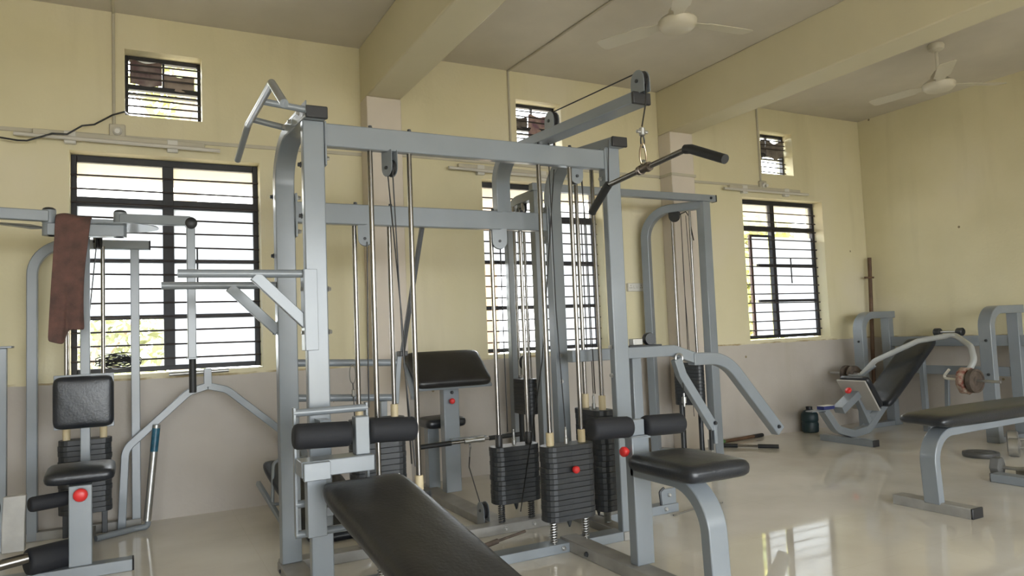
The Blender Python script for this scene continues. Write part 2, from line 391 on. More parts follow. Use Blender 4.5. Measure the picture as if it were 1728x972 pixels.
wr = struct('wall_right', B(XR, XR+WT, YF-WT, W, 0, ZC), WALL, bev=0)
# walls behind the camera: windows like those opposite, and the doorway
FH = [(-.6, 3.0, .02, 2.5), (-3.0, -1.78, BB, BT), (3.6, 4.82, BB, BT), (5.68, 6.9, BB, BT)]
wf = struct('wall_front', wall_with_holes(XL-WT, XR+WT, 0, ZC, YF-WT, YF, FH), WALL, bev=0)
wl = struct('wall_left', B(XL-WT, XL, YF, W, 0, ZC), WALL, bev=0)
for i, (x0, x1, z0, z1) in enumerate(FH):
    portal(('entrance_%d_offscreen' if z0 < .1 else 'window_front_%d_offscreen') % (i+1), ((x0+x1)/2, YF-WT-.02, (z0+z1)/2), x1-x0, z1-z0, (-math.pi/2, 0, math.pi))
for (x0, x1, z0, z1) in WIN: portal('window_light_back', ((x0+x1)/2, W+WT+.03, (z0+z1)/2), x1-x0, z1-z0, (-math.pi/2, 0, 0))
# columns and beams
BZ = 3.057
for x0, x1 in ((1.608, 1.888), (4.60, 4.883)):
    put('column', B(x0, x1, 5.40, W, .0, BZ), COLP, wb, bev=.008, label='pinkish cream painted concrete column')
    put('beam', B(x0-.0, x1+.0, YF, W, BZ, ZC), BEAMP, ce, bev=.01, label='pale yellow concrete ceiling beam')
# outside sunshades above the windows
for x0, x1, z in ((-.7, 1.15, 2.52), (2.35, 4.2, 2.52), (5.4, 7.6, 2.52)):
    put('sunshade', B(x0, x1, W+WT, W+WT+.75, z, z+.09), mat('concrete', (.5, .43, .32), .9, var=.2, vscale=5), wb, bev=.01)
# conduits along the wall
def conduit(pts, r=.010): put('conduit', T(pts, r, 8), CREAMPL, wb, bev=0)
yc = W-.008
def batten(x0, x1, z0, z1, h=.026): put('wiring_batten', MB().bar((x0, W-.006, z0), (x1, W-.006, z1), .012, h, (0,1,0)), CREAMPL, wb, bev=.002)
batten(XL, 1.608, 2.60, 2.632); batten(1.888, 4.60, 2.655, 2.645); batten(4.883, 6.0, 2.628, 2.628)
put('wiring_batten', MB().bar((4.594, 5.40, 2.64), (4.594, W, 2.64), .012, .026, (1,0,0)), CREAMPL, wb, bev=.002)
put('wiring_batten', MB().bar((4.59, 5.394, 2.64), (4.893, 5.394, 2.634), .012, .026, (0,1,0)), CREAMPL, wb, bev=.002)
conduit([(-.119, yc, 2.66), (-.119, yc, ZC)]); conduit([(2.95, yc, 2.655), (2.95, yc, ZC)]); conduit([(5.96, yc, 2.63), (5.96, yc, ZC)])
put('conduit', T([(2.95, W, ZC-.008), (3.15, .5, ZC-.008), (3.15, YF, ZC-.008)], .010, 8), CREAMPL, ce, bev=0)
put('conduit', T([(-.119, W, ZC-.008), (-.119, YF, ZC-.008)], .010, 8), CREAMPL, ce, bev=0)
for x, z in ((-.098, 2.655), (5.975, 2.64)):
    jb = put('junction_box', B(x-.05, x+.05, W-.03, W, z-.055, z+.05), CREAMPL, wb, bev=.008)
    put('lamp_holder', MB().lathe((x, W-.03, z), (0,-1,-.25), [(0,.03), (.02,.028), (.03,.016), (.055,.016)], 14), WHITEPL, jb, bev=0)

# tube lights
def tube_light(x0, x1, z0, z1, label):
    t = thing('tube_light', label, 'tube light', ((x0+x1)/2, W, (z0+z1)/2), 'unlit tube lights over the windows')
    put('batten_body', MB().bar((x0+.1, W-.02, z0+.02), (x1-.1, W-.02, z1+.02), .04, .04, (0,1,0)), CREAMPL, t, bev=.004)
    put('lamp_tube', T([(x0, W-.055, z0-.008), (x1, W-.055, z1-.008)], .014, 12), mat('opal_tube', (.55, .52, .46), .3), t, bev=0)
    for f in (.25, .75):
        x = x0+(x1-x0)*f; z = z0+(z1-z0)*f
        put('lamp_clip', B(x-.035, x+.035, W-.045, W, z-.04, z+.045), WHITEPL, t, bev=.006)
tube_light(-.684, .553, 2.587, 2.572, 'unlit tube light above the window behind the maroon towel')
tube_light(2.33, 3.55, 2.578, 2.556, 'unlit tube light half hidden behind the tall grey multi gym')
tube_light(5.385, 6.62, 2.578, 2.576, 'unlit tube light above the window nearest the room corner')

# ------------------------------------------------------------------ windows
def window(name, idx, lower_left_open=True):
    x0, x1, z0, z1 = WIN[idx]; g = .012; yw = W+.145; big = z1-z0 > 1
    r = MB()
    fwid = .035 if big else .022
    r.box(x0, x0+fwid, yw-.02, yw+.03, z0+g, z1); r.box(x1-fwid, x1, yw-.02, yw+.03, z0+g, z1)
    r.box(x0+fwid, x1-fwid, yw-.02, yw+.03, z1-fwid*1.35, z1); r.box(x0+fwid, x1-fwid, yw-.02, yw+.03, z0+g, z0+g+fwid)
    fr = struct(name, r, WINBLACK, bev=.004)
    return fr, x0, x1, z0, z1, yw, fwid
def rods(fr, x0, x1, zs, yw):
    for z in zs:
        t = (random.random()-.5)*.012
        put('security_bar', T([(x0, yw-.035, z-t), (x1, yw-.035, z+t)], .0065, 8), BARM, fr, bev=0)
def bit(fr, nm, *b): put(nm, B(*b), WINBLACK, fr, bev=.003)
def pane(fr, x0, x1, z0, z1, y, m): put('pane', B(x0, x1, y, y+.004, z0, z1), m, fr, bev=0)
def reveal(i):
    x0, x1, z0, z1 = WIN[i]; y0, y1 = W-.002, W+WT
    return
# window 1 (two leaves, heavy middle post)
fr, x0, x1, z0, z1, yw, fw_ = window('window_1', 0)
xm = .218
bit(fr, 'mullion', xm-.036, xm+.036, yw-.022, yw+.034, z0+.04, z1-.045)
for z, h in ((2.19, .032), (1.782, .013), (1.385, .015)):
    bit(fr, 'transom', x0+.03, xm-.034, yw-.018, yw+.028, z-h, z+h); bit(fr, 'transom', xm+.034, x1-.03, yw-.018, yw+.028, z-h, z+h)
rods(fr, x0, x1, [1.09+.0985*i for i in range(14)], yw)
for a, b in ((x0+.035, xm-.034), (xm+.034, x1-.035)):
    pane(fr, a, b, 2.222, z1-.047, yw+.01, DIRTY); pane(fr, a, b, 1.795, 2.16, yw+.01, FROST); pane(fr, a, b, 1.40, 1.77, yw+.01, FROST)
pane(fr, xm+.034, x1-.035, z0+.047, 1.37, yw+.01, FROST)
bit(fr, 'latch', .40, .412, yw-.03, yw-.015, 1.62, 1.88)
# window 2
fr, x0, x1, z0, z1, yw, fw_ = window('window_2', 1)
xm = 3.27
bit(fr, 'mullion', xm-.03, xm+.03, yw-.022, yw+.034, z0+.04, z1-.045)
for z, h in ((2.20, .03), (1.80, .014), (1.40, .014)):
    bit(fr, 'transom', x0+.03, xm-.028, yw-.018, yw+.028, z-h, z+h); bit(fr, 'transom', xm+.028, x1-.03, yw-.018, yw+.028, z-h, z+h)
rods(fr, x0, x1, [1.09+.0985*i for i in range(14)], yw)
for x in (2.86, 2.97, 3.6, 3.72): put('security_bar', T([(x, yw-.045, z0), (x, yw-.045, 2.2)], .0055, 8), BARM, fr, bev=0)
for a, b in ((x0+.035, xm-.028), (xm+.028, x1-.035)):
    pane(fr, a, b, 2.23, z1-.047, yw+.01, DIRTY)
    if a > 3: pane(fr, a, b, 1.815, 2.17, yw+.01, FROST); pane(fr, a, b, 1.415, 1.785, yw+.01, FROST); pane(fr, a, b, z0+.047, 1.385, yw+.01, FROST)
pane(fr, x0+.035, xm-.028, 1.815, 2.17, yw+.01, FROST)
# window 3 (sash pulled inward at the left)
fr, x0, x1, z0, z1, yw, fw_ = window('window_3', 2)
xm = 6.24
bit(fr, 'mullion', xm-.032, xm+.032, yw-.022, yw+.034, 2.2, z1-.045); bit(fr, 'mullion', xm-.024, xm+.024, yw-.022, yw+.034, z0+.04, 2.2)
bit(fr, 'transom', x0+.03, x1-.03, yw-.018, yw+.028, 2.17, 2.225)
for z in (1.80, 1.41): bit(fr, 'transom', 6.0, x1-.03, yw-.012, yw+.02, z-.013, z+.013)
sash = put('sash', B(5.935, 5.968, yw+.03, yw+.06, z0+.04, 2.14), mat('sash_brown', (.06, .03, .025), .5), fr, bev=.003)
bit(fr, 'sash_rail', 5.968, xm-.02, yw+.03, yw+.055, 2.115, 2.14)
rods(fr, x0, x1, [1.09+.0985*i for i in range(14)], yw)
bit(fr, 'latch', 6.48, 6.49, yw-.03, yw-.015, 1.60, 1.88)
pane(fr, x0+.035, xm-.03, 2.225, z1-.047, yw+.01, DIRTY); pane(fr, xm+.03, x1-.035, 2.225, z1-.047, yw+.01, DIRTY)
for a, b in ((z0+.047, 1.397), (1.423, 1.787), (1.813, 2.115)):
    pane(fr, 5.968, xm-.024, a, b, yw+.04, FROST); pane(fr, xm+.024, x1-.035, a, b, yw+.01, FROST)
# high windows 4-6
for nm, i in (('window_4', 3), ('window_5', 4), ('window_6', 5)):
    fr, x0, x1, z0, z1, yw, fw_ = window(nm, i)
    bit(fr, 'transom', x0+.02, x1-.02, yw-.018, yw+.028, 3.01, 3.045); bit(fr, 'transom', x0+.02, x1-.02, yw-.018, yw+.022, 2.972, 2.986)
    rods(fr, x0, x1, [2.83, 2.885, 2.935, 3.09, 3.135, 3.185], yw)
    bit(fr, 'mullion', (x0+x1)/2-.008, (x0+x1)/2+.008, yw-.01, yw+.02, 3.045, z1-.03)
def sheet(name, x0, x1, z0, z1, y, m, label, cat, sag=.02):
    mb = MB(); n = 8; vs = []
    for k in range(n+1):
        for i in range(n+1):
            u, v = i/n, k/n
            vs.append((x0+(x1-x0)*u, y+.006*math.sin(9*u+4*v)+.004*math.sin(13*v), z0+(z1-z0)*v+sag*math.sin(7*u+1)*(.4 if k in (0, n) else .1)))
    fs = [(k*(n+1)+i, k*(n+1)+i+1, (k+1)*(n+1)+i+1, (k+1)*(n+1)+i) for k in range(n) for i in range(n)]
    mb.add(vs, fs); o = solo(name, mb, m, label, cat, bev=0, smooth=True)
    so = o.modifiers.new('thick', 'SOLIDIFY'); so.thickness = .0015
    return o
NEWS = mat('printed_newspaper', (.30, .26, .25), .85, col2=(.14, .08, .09), vscale=11)
DARKCL = mat('grey_rag', (.17, .15, .14), .95, var=.5, vscale=16, bump=.5, bscale=30)
PINKP = mat('printed_pinkish_paper', (.45, .33, .27), .85, col2=(.18, .10, .14), vscale=13)
yy = W+.128
sheet('newspaper', -.02, .185, 3.045, 3.215, yy, NEWS, 'printed newspaper sheet stuck in the small window above the tube light and towel', 'newspaper')
sheet('brown_paper', .20, .40, 3.03, 3.14, yy, PAPER, 'plain brown paper stuffed in the small window beside the newspaper', 'paper')
sheet('printed_paper', 3.21, 3.44, 2.93, 3.16, yy, PINKP, 'pinkish printed paper in the small window behind the lat pulley arm', 'paper')
sheet('grey_paper', 3.04, 3.20, 3.03, 3.13, yy, DARKCL, 'grey crumpled paper wedged beside the pinkish paper in a small window', 'paper')
sheet('grey_rag', 6.02, 6.2, 2.99, 3.19, yy, DARKCL, 'flat grey cloth blocking the small window nearest the room corner', 'rag', .03)
sheet('grey_rag', 6.20, 6.455, 2.995, 3.175, yy-.012, mat('grey_rag_light', (.24, .21, .19), .95, var=.5, vscale=10, bump=.6, bscale=25), 'lighter folded grey cloth beside the flat cloth in the small corner window', 'rag', .05)
# loose black wires
solo('power_cord', T([(-1.6, W-.085, 2.62), (-1.2, W-.085, 2.58), (-.763, W-.085, 2.539), (-.66, W-.085, 2.527), (-.609, W-.085, 2.529), (-.53, W-.085, 2.562), (-.471, W-.085, 2.589), (-.387, W-.085, 2.592), (-.302, W-.085, 2.657), (-.232, W-.085, 2.672), (-.126, W-.03, 2.764), (-.054, W-.02, 2.797), (-.03, W+.06, 2.80)], .006, 8), CABLE, 'loose black cord running from the small window along the yellow wall', 'cord', bev=0)
cc = []
for t in range(0, 160):
    a = t*.42; rr = .085+.03*math.sin(t*.7); cc.append((-.10+rr*1.25*math.cos(a), W+.045+.014*math.sin(t*1.3), 1.055+.035*math.sin(a)*abs(math.sin(t*.31))+.0004*t))
solo('cable_coil', T(cc, .004, 5), CABLE, 'coil of thin black cable lying on the window sill', 'cable', bev=0)
# switch board
t = thing('switch_board', 'white switch board with two sockets beside the middle window', 'switch board', (4.22, W, 1.52))
sbp = put('back_box', B(4.13, 4.315, W-.03, W, 1.52, 1.597), WHITEPL, t, bev=.004)
for x in (4.16, 4.28):
    for dx, dz in ((0, .014), (-.010, -.008), (.010, -.008)): put('socket_hole', MB().lathe((x+dx, W-.0295, 1.56+dz), (0,-1,0), [(0,.004), (.0012,.004)], 8), CABLE, sbp, bev=0)
for x in (4.205, 4.235): put('rocker_switch', B(x-.011, x+.011, W-.036, W-.03, 1.545, 1.575), WHITEPL, t, bev=.002)

# ------------------------------------------------------------------ multi gym
G = thing('multi_gym', 'tall grey multi station gym frame with weight stacks and lat pulley arm', 'gym machine', (1.5, 3.6, 0))
put('upright', B(.695, .795, 3.37, 3.42, .0, 2.199), GREY, G, bev=.006)
put('upright', B(2.39, 2.49, 3.37, 3.42, .0, 2.212), GREY, G, bev=.006)
def arch(xr_, yr, xf, yf, ztop, wd, h, r, z0=.05, name='arched_tube', parent=G, m=GREY):
    d = V((xf-xr_, yf-yr, 0)).normalized(); side = V((-d.y, d.x, 0))
    return put(name, MB().sweep(fillet([(xr_, yr, z0), (xr_, yr, ztop), (xf, yf, ztop)], r, 12), side, wd, h), m, parent, bev=.005)
arch(.70, 3.90, .751, 3.335, 2.226, .10, .055, .24)
arch(2.345, 3.90, 2.462, 3.335, 2.236, .10, .055, .24)
arch(1.985, 3.90, 2.113, 2.68, 2.245, .10, .055, .26, z0=1.90, name='lat_arm')
cap(G, .70, .803, 3.318, 3.336, 2.196, 2.255); cap(G, 2.410, 2.514, 3.318, 3.336, 2.206, 2.265)
cap(G, 2.063, 2.167, 2.662, 2.682, 2.215, 2.274)
put('crossbeam', B(.795, 2.39, 3.372, 3.422, 2.083, 2.193), GREY, G, bev=.006)
put('crossbeam', B(.745, 2.29, 3.872, 3.922, 1.795, 1.908), GREY, G, bev=.006)
for x in (.797, 2.383): put('flange', B(x, x+.008, 3.366, 3.43, 1.99, 2.2), GREY, G, bev=.001)
for x in (.752, 2.279): put('flange', B(x, x+.01, 3.86, 3.935, 1.72, 1.95), GREY, G, bev=.001)
bolt((.808, 3.40, 2.03), G, '+x'); bolt((2.375, 3.40, 2.03), G, '-x')
for z in (1.75, 1.93): bolt((2.27, 3.89, z), G, '-x'); bolt((.77, 3.89, z), G, '+x')
for z in (1.93, 1.62, 1.22): bolt((.645, 3.90, z), G, '-x', True)
for z in (1.02, .86): bolt((2.335, 3.868, z), G, '-y'); bolt((2.384, 3.395, z+.05), G, '-x')
for z in (1.99, 1.75): bolt((.69, 3.395, z), G, '-x', True)
for z in (1.41, 1.21): bolt((.80, 3.395, z), G, '+x'); bolt((.69, 3.395, z), G, '-x')
for x in (1.025, 1.225, 1.97, 2.17): bolt((x, 3.397, 2.193), G, '+z', True)
for x in (1.08, 1.28, 1.92, 2.12): bolt((x, 3.897, 1.908), G, '+z', True)
# base rails
put('base_rail', B(.65, 2.04, 3.367, 3.467, .0, .05), LGREY, G, bev=.004)
put('base_rail', B(2.14, 2.40, 3.367, 3.467, .0, .05), LGREY, G, bev=.004)
put('base_rail', B(.65, 2.36, 3.885, 3.985, .0, .055), DUSTY, G, bev=.004)
put('base_rail', B(.64, .76, 3.05, 3.95, .0, .05), DUSTY, G, bev=.004)
put('base_rail', B(2.39, 2.49, 3.36, 3.95, .0, .048), DUSTY, G, bev=.004)
put('base_rail', B(2.49, 3.055, 3.69, 3.77, .0, .055), LGREY, G, bev=.004)
put('base_rail', B(2.04, 2.145, 2.20, 3.47, .0, .06), DUSTY, G, bev=.004)
put('base_rail', B(1.865, 1.995, 3.985, 5.25, .0, .05), DUSTY, G, bev=.004)
bolt((2.00, 3.365, .027), G); bolt((1.10, 3.884, .03), G); bolt((1.92, 3.884, .03), G); bolt((2.11, 3.884, .03), G); bolt((.70, 3.048, .025), G, '-y', True)
bolt((2.95, 3.688, .03), G); bolt((.648, 3.86, .025), G, '-x', True); bolt((2.038, 3.2, .03), G, '-x', True)
put('foot_plate', B(2.93, 3.045, 3.70, 3.712, .055, .15), LGREY, G, bev=.002); bolt((2.99, 3.699, .11), G)
put('pin_hook', MB().tube(fillet([(2.925, 3.70, .055), (2.915, 3.70, .14), (2.95, 3.70, .16)], .02, 4), .008, 8), IRON, G, bev=0)
# weight stacks with their guide rods
RODM = mat('brushed_rod', (.42, .40, .38), .22, 1., var=.3, vscale=5)
weight_stack(G, 1.123, 3.405, .17, .43, 9, rodtop=2.10)
weight_stack(G, 2.067, 3.405, .17, .562, 14, rodtop=2.10, pin=.436)
weight_stack(G, 1.178, 3.925, .17, .735, 18, rodtop=1.80, rods=.2, zb=.055)
weight_stack(G, 2.017, 3.925, .17, .502, 12, bush=RUBBER, rodtop=1.80, rods=.2, zb=.055, rodmat=RODM)
weight_stack(G, 2.44, 3.68, .12, .70, 18, axis='y', rodtop=2.212, rods=.18, wd=.30, dp=.13, zb=.048, spring=True, bl=.085)
# pulleys under the beams
pulley(G, (1.12, 3.40, 2.005), (.95, .3, 0), .042, True, (0,0,1), .085)
pulley(G, (1.13, 3.895, 1.72), (.35, 1, 0), .038, True, (0,0,1), .08, LGREY)
pulley(G, (1.958, 3.895, 1.725), (.35, 1, 0), .045, True, (0,0,1), .075, LGREY)
pulley(G, (2.22, 3.43, 2.04), (.0, 1, 0), .042, True, (0,0,1), .05)
# pulleys on the lat arm
pulley(G, (2.115, 2.672, 2.325), (1, 0, 0), .05, True, (0,0,-1), .06)
pulley(G, (2.045, 3.37, 2.325), (1, 0, 0), .05, True, (0,0,-1), .06)
cable(G, [(2.045, 3.37, 2.373), (2.115, 2.675, 2.373)])
cable(G, [(2.045, 3.418, 2.32), (2.05, 3.425, 2.2)])
cable(G, [(2.067, 3.405, .64), (2.055, 3.43, 1.3), (2.05, 3.43, 2.1)])
cable(G, [(2.01, 3.86, .12), (2.05, 3.6, 1.0), (2.10, 3.46, 2.08)])
cable(G, [(1.12, 3.36, 2.0), (1.15, 3.37, 1.08), (1.19, 3.36, .55)]); cable(G, [(1.12, 3.44, 2.0), (1.17, 3.44, 1.3), (1.20, 3.44, .55)])
cable(G, [(1.13, 3.86, 1.70), (1.12, 3.86, 1.2), (1.118, 3.87, .80)])
cable(G, [(1.978, 3.925, .58), (1.968, 3.91, 1.2), (1.96, 3.89, 1.69)]); cable(G, [(1.90, 3.95, .2), (1.94, 3.95, .7), (1.925, 3.95, 1.2), (1.93, 3.93, 1.69)], .0028)
cable(G, [(2.26, 3.43, 2.03), (2.29, 3.45, 1.75), (2.30, 3.46, 1.2), (2.44, 3.66, .79)]); cable(G, [(2.18, 3.43, 2.03), (2.178, 3.43, 1.3), (2.19, 3.44, .6)])
cable(G, [(2.44, 3.68, .78), (2.43, 3.68, 2.2)])
cable(G, [(2.398, 3.338, 2.245), (2.405, 3.362, 2.12), (2.402, 3.364, 1.98)], .0035)
# dip bars
for y, x0, x1, zz in ((3.395, .163, .70, 1.481), (3.90, .115, .65, 1.467)):
    put('dip_bar', T([(x0, y, zz), (x1, y, zz)], .0185, 16), LGREY, G, bev=0)
    put('strut', MB().bar((x1-.225, y, zz-.008), (x1+.008, y, zz-.24), .035, .05, (0,1,0)), LGREY, G, bev=.003)
put('sleeve_plate', B(.686, .745, 3.358, 3.372, 1.128, 1.50), LGREY, G, bev=.002)
put('sleeve_plate', B(.683, .695, 3.36, 3.43, 1.128, 1.50), LGREY, G, bev=.002)
# chin up bar
cb = fillet([(.50, 2.74, 2.06), (.505, 3.03, 2.235), (.515, 3.80, 2.275), (.50, 4.12, 2.165)], .05, 5)
put('chin_up_bar', T(cb, .0165, 14), LGREY, G, bev=0)
put('bar_bracket', T([(.51, 3.33, 2.25), (.715, 3.34, 2.235)], .0155, 12), LGREY, G, bev=0)
put('bar_bracket', T([(.515, 3.68, 2.268), (.705, 3.69, 2.238)], .0155, 12), LGREY, G, bev=0)
put('bracket_plate', MB().bar((.703, 3.32, 2.245), (.676, 3.74, 2.235), .006, .06, (1,0,0)), LGREY, G, bev=.001)
for y in (3.40, 3.56, 3.66): bolt((.69-.06*(y-3.35), y, 2.238), G, '-x')
# lat pulldown seat
put('seat_post', B(2.075, 2.175, 2.82, 2.88, .06, .66), LGREY, G, bev=.005)
put('roller_post', B(2.085, 2.163, 2.835, 2.875, .66, .735), LGREY, G, bev=.004)
put('post_collar', B(2.066, 2.178, 2.81, 2.888, .648, .656), LGREY, G, bev=.001)
put('seat_leg', MB().sweep(fillet([(2.125, 2.85, .50), (2.125, 2.36, .50), (2.125, 2.34, .0)], .2, 12), (1,0,0), .10, .055), LGREY, G, bev=.005)
pad('seat_pad', (2.13, 2.505, .568), (1,0,0), (0,1,0), .175, .225, .038, LEATHER, G)
roller((1.865, 2.85, .713), (2.09, 2.85, .703), .05, G); roller((2.17, 2.85, .699), (2.405, 2.85, .692), .05, G)
knob((2.072, 2.85, .59), (-1, -.1, 0), G, .024)
# press station on the right of the frame
put('press_tube', MB().sweep(fillet([(2.30, 3.70, 1.018), (3.07, 3.70, 1.018), (3.29, 3.69, .945)], .05, 4), (0,1,0), .06, .07), LGREY, G, bev=.004)
put('press_arm', MB().sweep(fillet([(3.22, 3.69, .955), (3.50, 3.69, .95), (3.965, 3.69, .42)], .34, 10), (0,1,0), .07, .08), LGREY, G, bev=.006)
put('press_lever', MB().sweep(fillet([(3.07, 3.66, .965), (3.105, 3.66, .86), (3.35, 3.66, .50)], .06, 6), (0,1,0), .045, .06), LGREY, G, bev=.004)
put('lever_tab', B(3.335, 3.362, 3.635, 3.65, .40, .52), LGREY, G, bev=.004)
put('lever_strap', MB().bar((3.33, 3.66, .50), (3.325, 3.66, .36), .02, .02), IRON, G, bev=.001)
bolt((3.345, 3.636, .535), G, '-y', True); bolt((3.935, 3.654, .455), G, '-y', True)
put('support_post', B(2.755, 2.825, 3.70, 3.76, .055, .99), LGREY, G, bev=.004)
put('pivot_ring', MB().tube([(3.085+.028*math.cos(a*.4), 3.648, .968+.028*math.sin(a*.4)) for a in range(17)], .007, 6), STEEL, G, bev=0)
cable(G, [(3.10, 3.645, .94), (3.105, 3.645, .72)]); put('cable_fitting', MB().lathe((3.105, 3.645, .66), (0,0,1), [(0,.008), (.02,.008), (.022,.016), (.06,.016), (.062,.007), (.085,.006)], 10), STEEL, G, bev=0)
cable(G, [(3.105, 3.645, .67), (3.10, 3.645, .10)])
put('shaft_mount', B(2.72, 2.97, 3.67, 3.73, 1.053, 1.063), IRON, G, bev=.001)
put('bearing_block', B(2.755, 2.83, 3.68, 3.73, 1.063, 1.105), STEEL, G, bev=.004)
put('bearing', MB().lathe((2.88, 3.665, 1.10), (0.2,1,0), [(0,.014), (0,.036), (.012,.04), (.04,.04), (.05,.03), (.05,.01)], 18), IRON, G, bev=0)
# swing handle behind the left stacks
put('swing_lever', MB().bar((1.40, 4.12, 1.075), (1.49, 3.95, 1.83), .022, .03), IRON, G, bev=.002)
put('lever_cap', B(1.375, 1.425, 4.09, 4.15, 1.06, 1.09), RUBBER, G, bev=.004)
put('handle_tube', T([(.78, 4.2, 1.052), (1.39, 4.2, 1.022)], .021, 14), LGREY, G, bev=0)
put('handle_tube', T([(.80, 4.2, .855), (1.38, 4.2, .815)], .021, 14), LGREY, G, bev=0)
put('handle_plate', MB().bar((1.405, 4.2, 1.085), (1.375, 4.2, .78), .03, .045), LGREY, G, bev=.004)
put('handle_post', MB().bar((1.30, 4.2, .80), (1.28, 4.2, .05), .04, .04), LGREY, G, bev=.004)
put('handle_foot', B(1.24, 1.32, 3.98, 4.24, 0, .05), DUSTY, G, bev=.003)
put('cable_loop', MB().tube([(1.115+.018*math.sin(a*.5), 4.175, 1.0+.055*math.cos(a*.5)-.03) for a in range(14)], .003, 5), STEEL, G, bev=0)
cable(G, [(1.115, 4.175, .92), (1.118, 4.175, .86), (1.12, 4.17, .62), (1.12, 4.16, .2)]); put('cable_fitting', MB().lathe((1.118, 4.175, .84), (0,0,1), [(0,.005), (.005,.011), (.04,.011), (.045,.005)], 8), STEEL, G, bev=0)
# ladder that carries the sit-up bench
for x in (.608, .925): put('ladder_side', B(x-.005, x+.005, 3.235, 3.27, .34, .885), LGREY, G, bev=.001)
for z in (.862, .472, .345): put('ladder_rung', T([(.605, 3.25, z), (.93, 3.25, z)], .0165, 14), LGREY, G, bev=0)
for z in (.80, .42): put('ladder_arm', B(.72, .77, 3.26, 3.372, z-.02, z+.02), LGREY, G, bev=.002)
# preacher curl station at the back
put('curl_post', B(1.965, 2.085, 4.90, 4.98, .05, .80), LGREY, G, bev=.005)
put('pad_frame', MB().bar((1.69, 4.83, .885), (2.27, 4.83, .885), .27, .018, (0, .8, .6)), LGREY, G, bev=.002)
pad('curl_pad', (1.98, 4.835, .935), (1,0,0), (0,.76,.65), .29, .175, .036, BROWNLEATHER, G, bulge=.012)
put('pad_arm', MB().bar((1.70, 4.95, .98), (1.66, 4.68, .76), .03, .03), LGREY, G, bev=.003)
pad('curl_seat', (2.05, 5.18, .525), (1,0,0), (0,1,0), .16, .14, .035, LEATHER, G)
put('curl_seat_post', B(1.93, 2.02, 5.15, 5.23, .04, .50), LGREY, G, bev=.004)
knob((2.02, 4.90, .70), (0,-1,0), G, .02); bolt((2.03, 4.899, .76), G, '-y', True)
put('bar_hook', B(2.0, 2.27, 4.848, 4.90, .425, .433), LGREY, G, bev=.001)
pulley(G, (1.86, 4.06, .11), (1,0,0), .05, True, (0,0,-1), .09, LGREY)
put('adjuster_rod', T([(1.65, 3.62, .035), (1.95, 3.70, .05)], .008, 8), RUSTY, G, bev=0)
put('adjuster_handle', T([(1.62, 3.612, .032), (1.75, 3.647, .04)], .014, 10), RUSTY, G, bev=0)

# lat bar hanging from the arm pulley
L_ = thing('lat_pulldown_bar', 'chrome lat bar with black grips hanging from the pulley arm', 'lat bar', (2.06, 2.61, 1.89))
put('cable_end', T([(2.115, 2.624, 2.325), (2.10, 2.622, 2.2), (2.065, 2.612, 2.09)], .0035, 6), CABLE, L_, bev=0)
put('cable_clamp', MB().lathe((2.064, 2.612, 2.045), (0,0,1), [(0,.006), (.004,.014), (.036,.014), (.04,.006)], 10), STEEL, L_, bev=0)
put('clamp_screw', T([(2.035, 2.612, 2.065), (2.093, 2.612, 2.065)], .008, 8), STEEL, L_, bev=0)
put('thimble', T([(2.063+.010*math.sin(a*math.pi/8), 2.611, 2.02+.028*math.cos(a*math.pi/8)) for a in range(17)], .0035, 6), CABLE, L_, bev=0)
put('carabiner', T([(2.061+.017*math.sin(a*math.pi/10)*(1-.25*math.cos(a*math.pi/10)), 2.61, 1.96+.05*math.cos(a*math.pi/10)) for a in range(21)], .0045, 8), mat('brass_steel', (.45, .36, .25), .3, 1.), L_, bev=0)
put('eye', T([(2.06, 2.61+.014*math.sin(a*math.pi/6), 1.915+.016*math.cos(a*math.pi/6)) for a in range(13)], .005, 8), STEEL, L_, bev=0)
put('bar', T([(2.06, 2.897, 1.873), (2.06, 2.312, 1.912)], .0125, 16), CHROME, L_, bev=0)
put('swivel', MB().lathe((2.06, 2.645, 1.89), (0,-1,.065), [(0,.014), (0,.021), (.02,.023), (.022,.018), (.06,.018), (.062,.023), (.082,.021), (.082,.014)], 16), mat('dark_steel', (.2, .17, .15), .35, 1.), L_, bev=0)
for p in ([(2.06, 2.325, 1.913), (2.06, 2.29, 1.905), (2.06, 2.10, 1.818)], [(2.06, 2.885, 1.877), (2.06, 2.91, 1.862), (2.06, 3.045, 1.763)]):
    put('grip', MB().lathe(p[0], V(p[1])-V(p[0]), [(0,.0125), (0,.02), ((V(p[1])-V(p[0])).length, .02)], 16).tube(p[1:], [.0205, .0195], 16), GRIP, L_, bev=0)
# curl bar on the preacher station
t = thing('curl_bar', 'short cable curl bar with black grips resting at the preacher station', 'curl bar', (2.12, 4.82, .41))
put('bar', T([(1.77, 4.84, .405), (2.50, 4.79, .425)], .0115, 12), CHROME, t, bev=0)
put('grip', T([(1.755, 4.841, .404), (1.98, 4.826, .41)], .017, 14), GRIP, t, bev=0); put('grip', T([(2.27, 4.806, .419), (2.51, 4.789, .426)], .017, 14), GRIP, t, bev=0)
put('swivel', MB().lathe((2.08, 4.819, .413), (.73,-.05,.02), [(0,.013), (0,.019), (.03,.02), (.04,.017), (.1,.017), (.11,.021), (.15,.021), (.15,.012)], 14), STEEL, t, bev=0)
put('ring', T([(2.12, 4.81+.016*math.sin(a*math.pi/6), .378+.018*math.cos(a*math.pi/6)) for a in range(13)], .004, 6), STEEL, t, bev=0)
put('hook', T([(2.12, 4.81, .365), (2.09, 4.76, .31)], .005, 6), STEEL, t, bev=0)
put('cable_end', T([(2.09, 4.76, .31), (2.04, 4.66, .26), (1.87, 4.11, .12)], .004, 6), CABLE, t, bev=0)

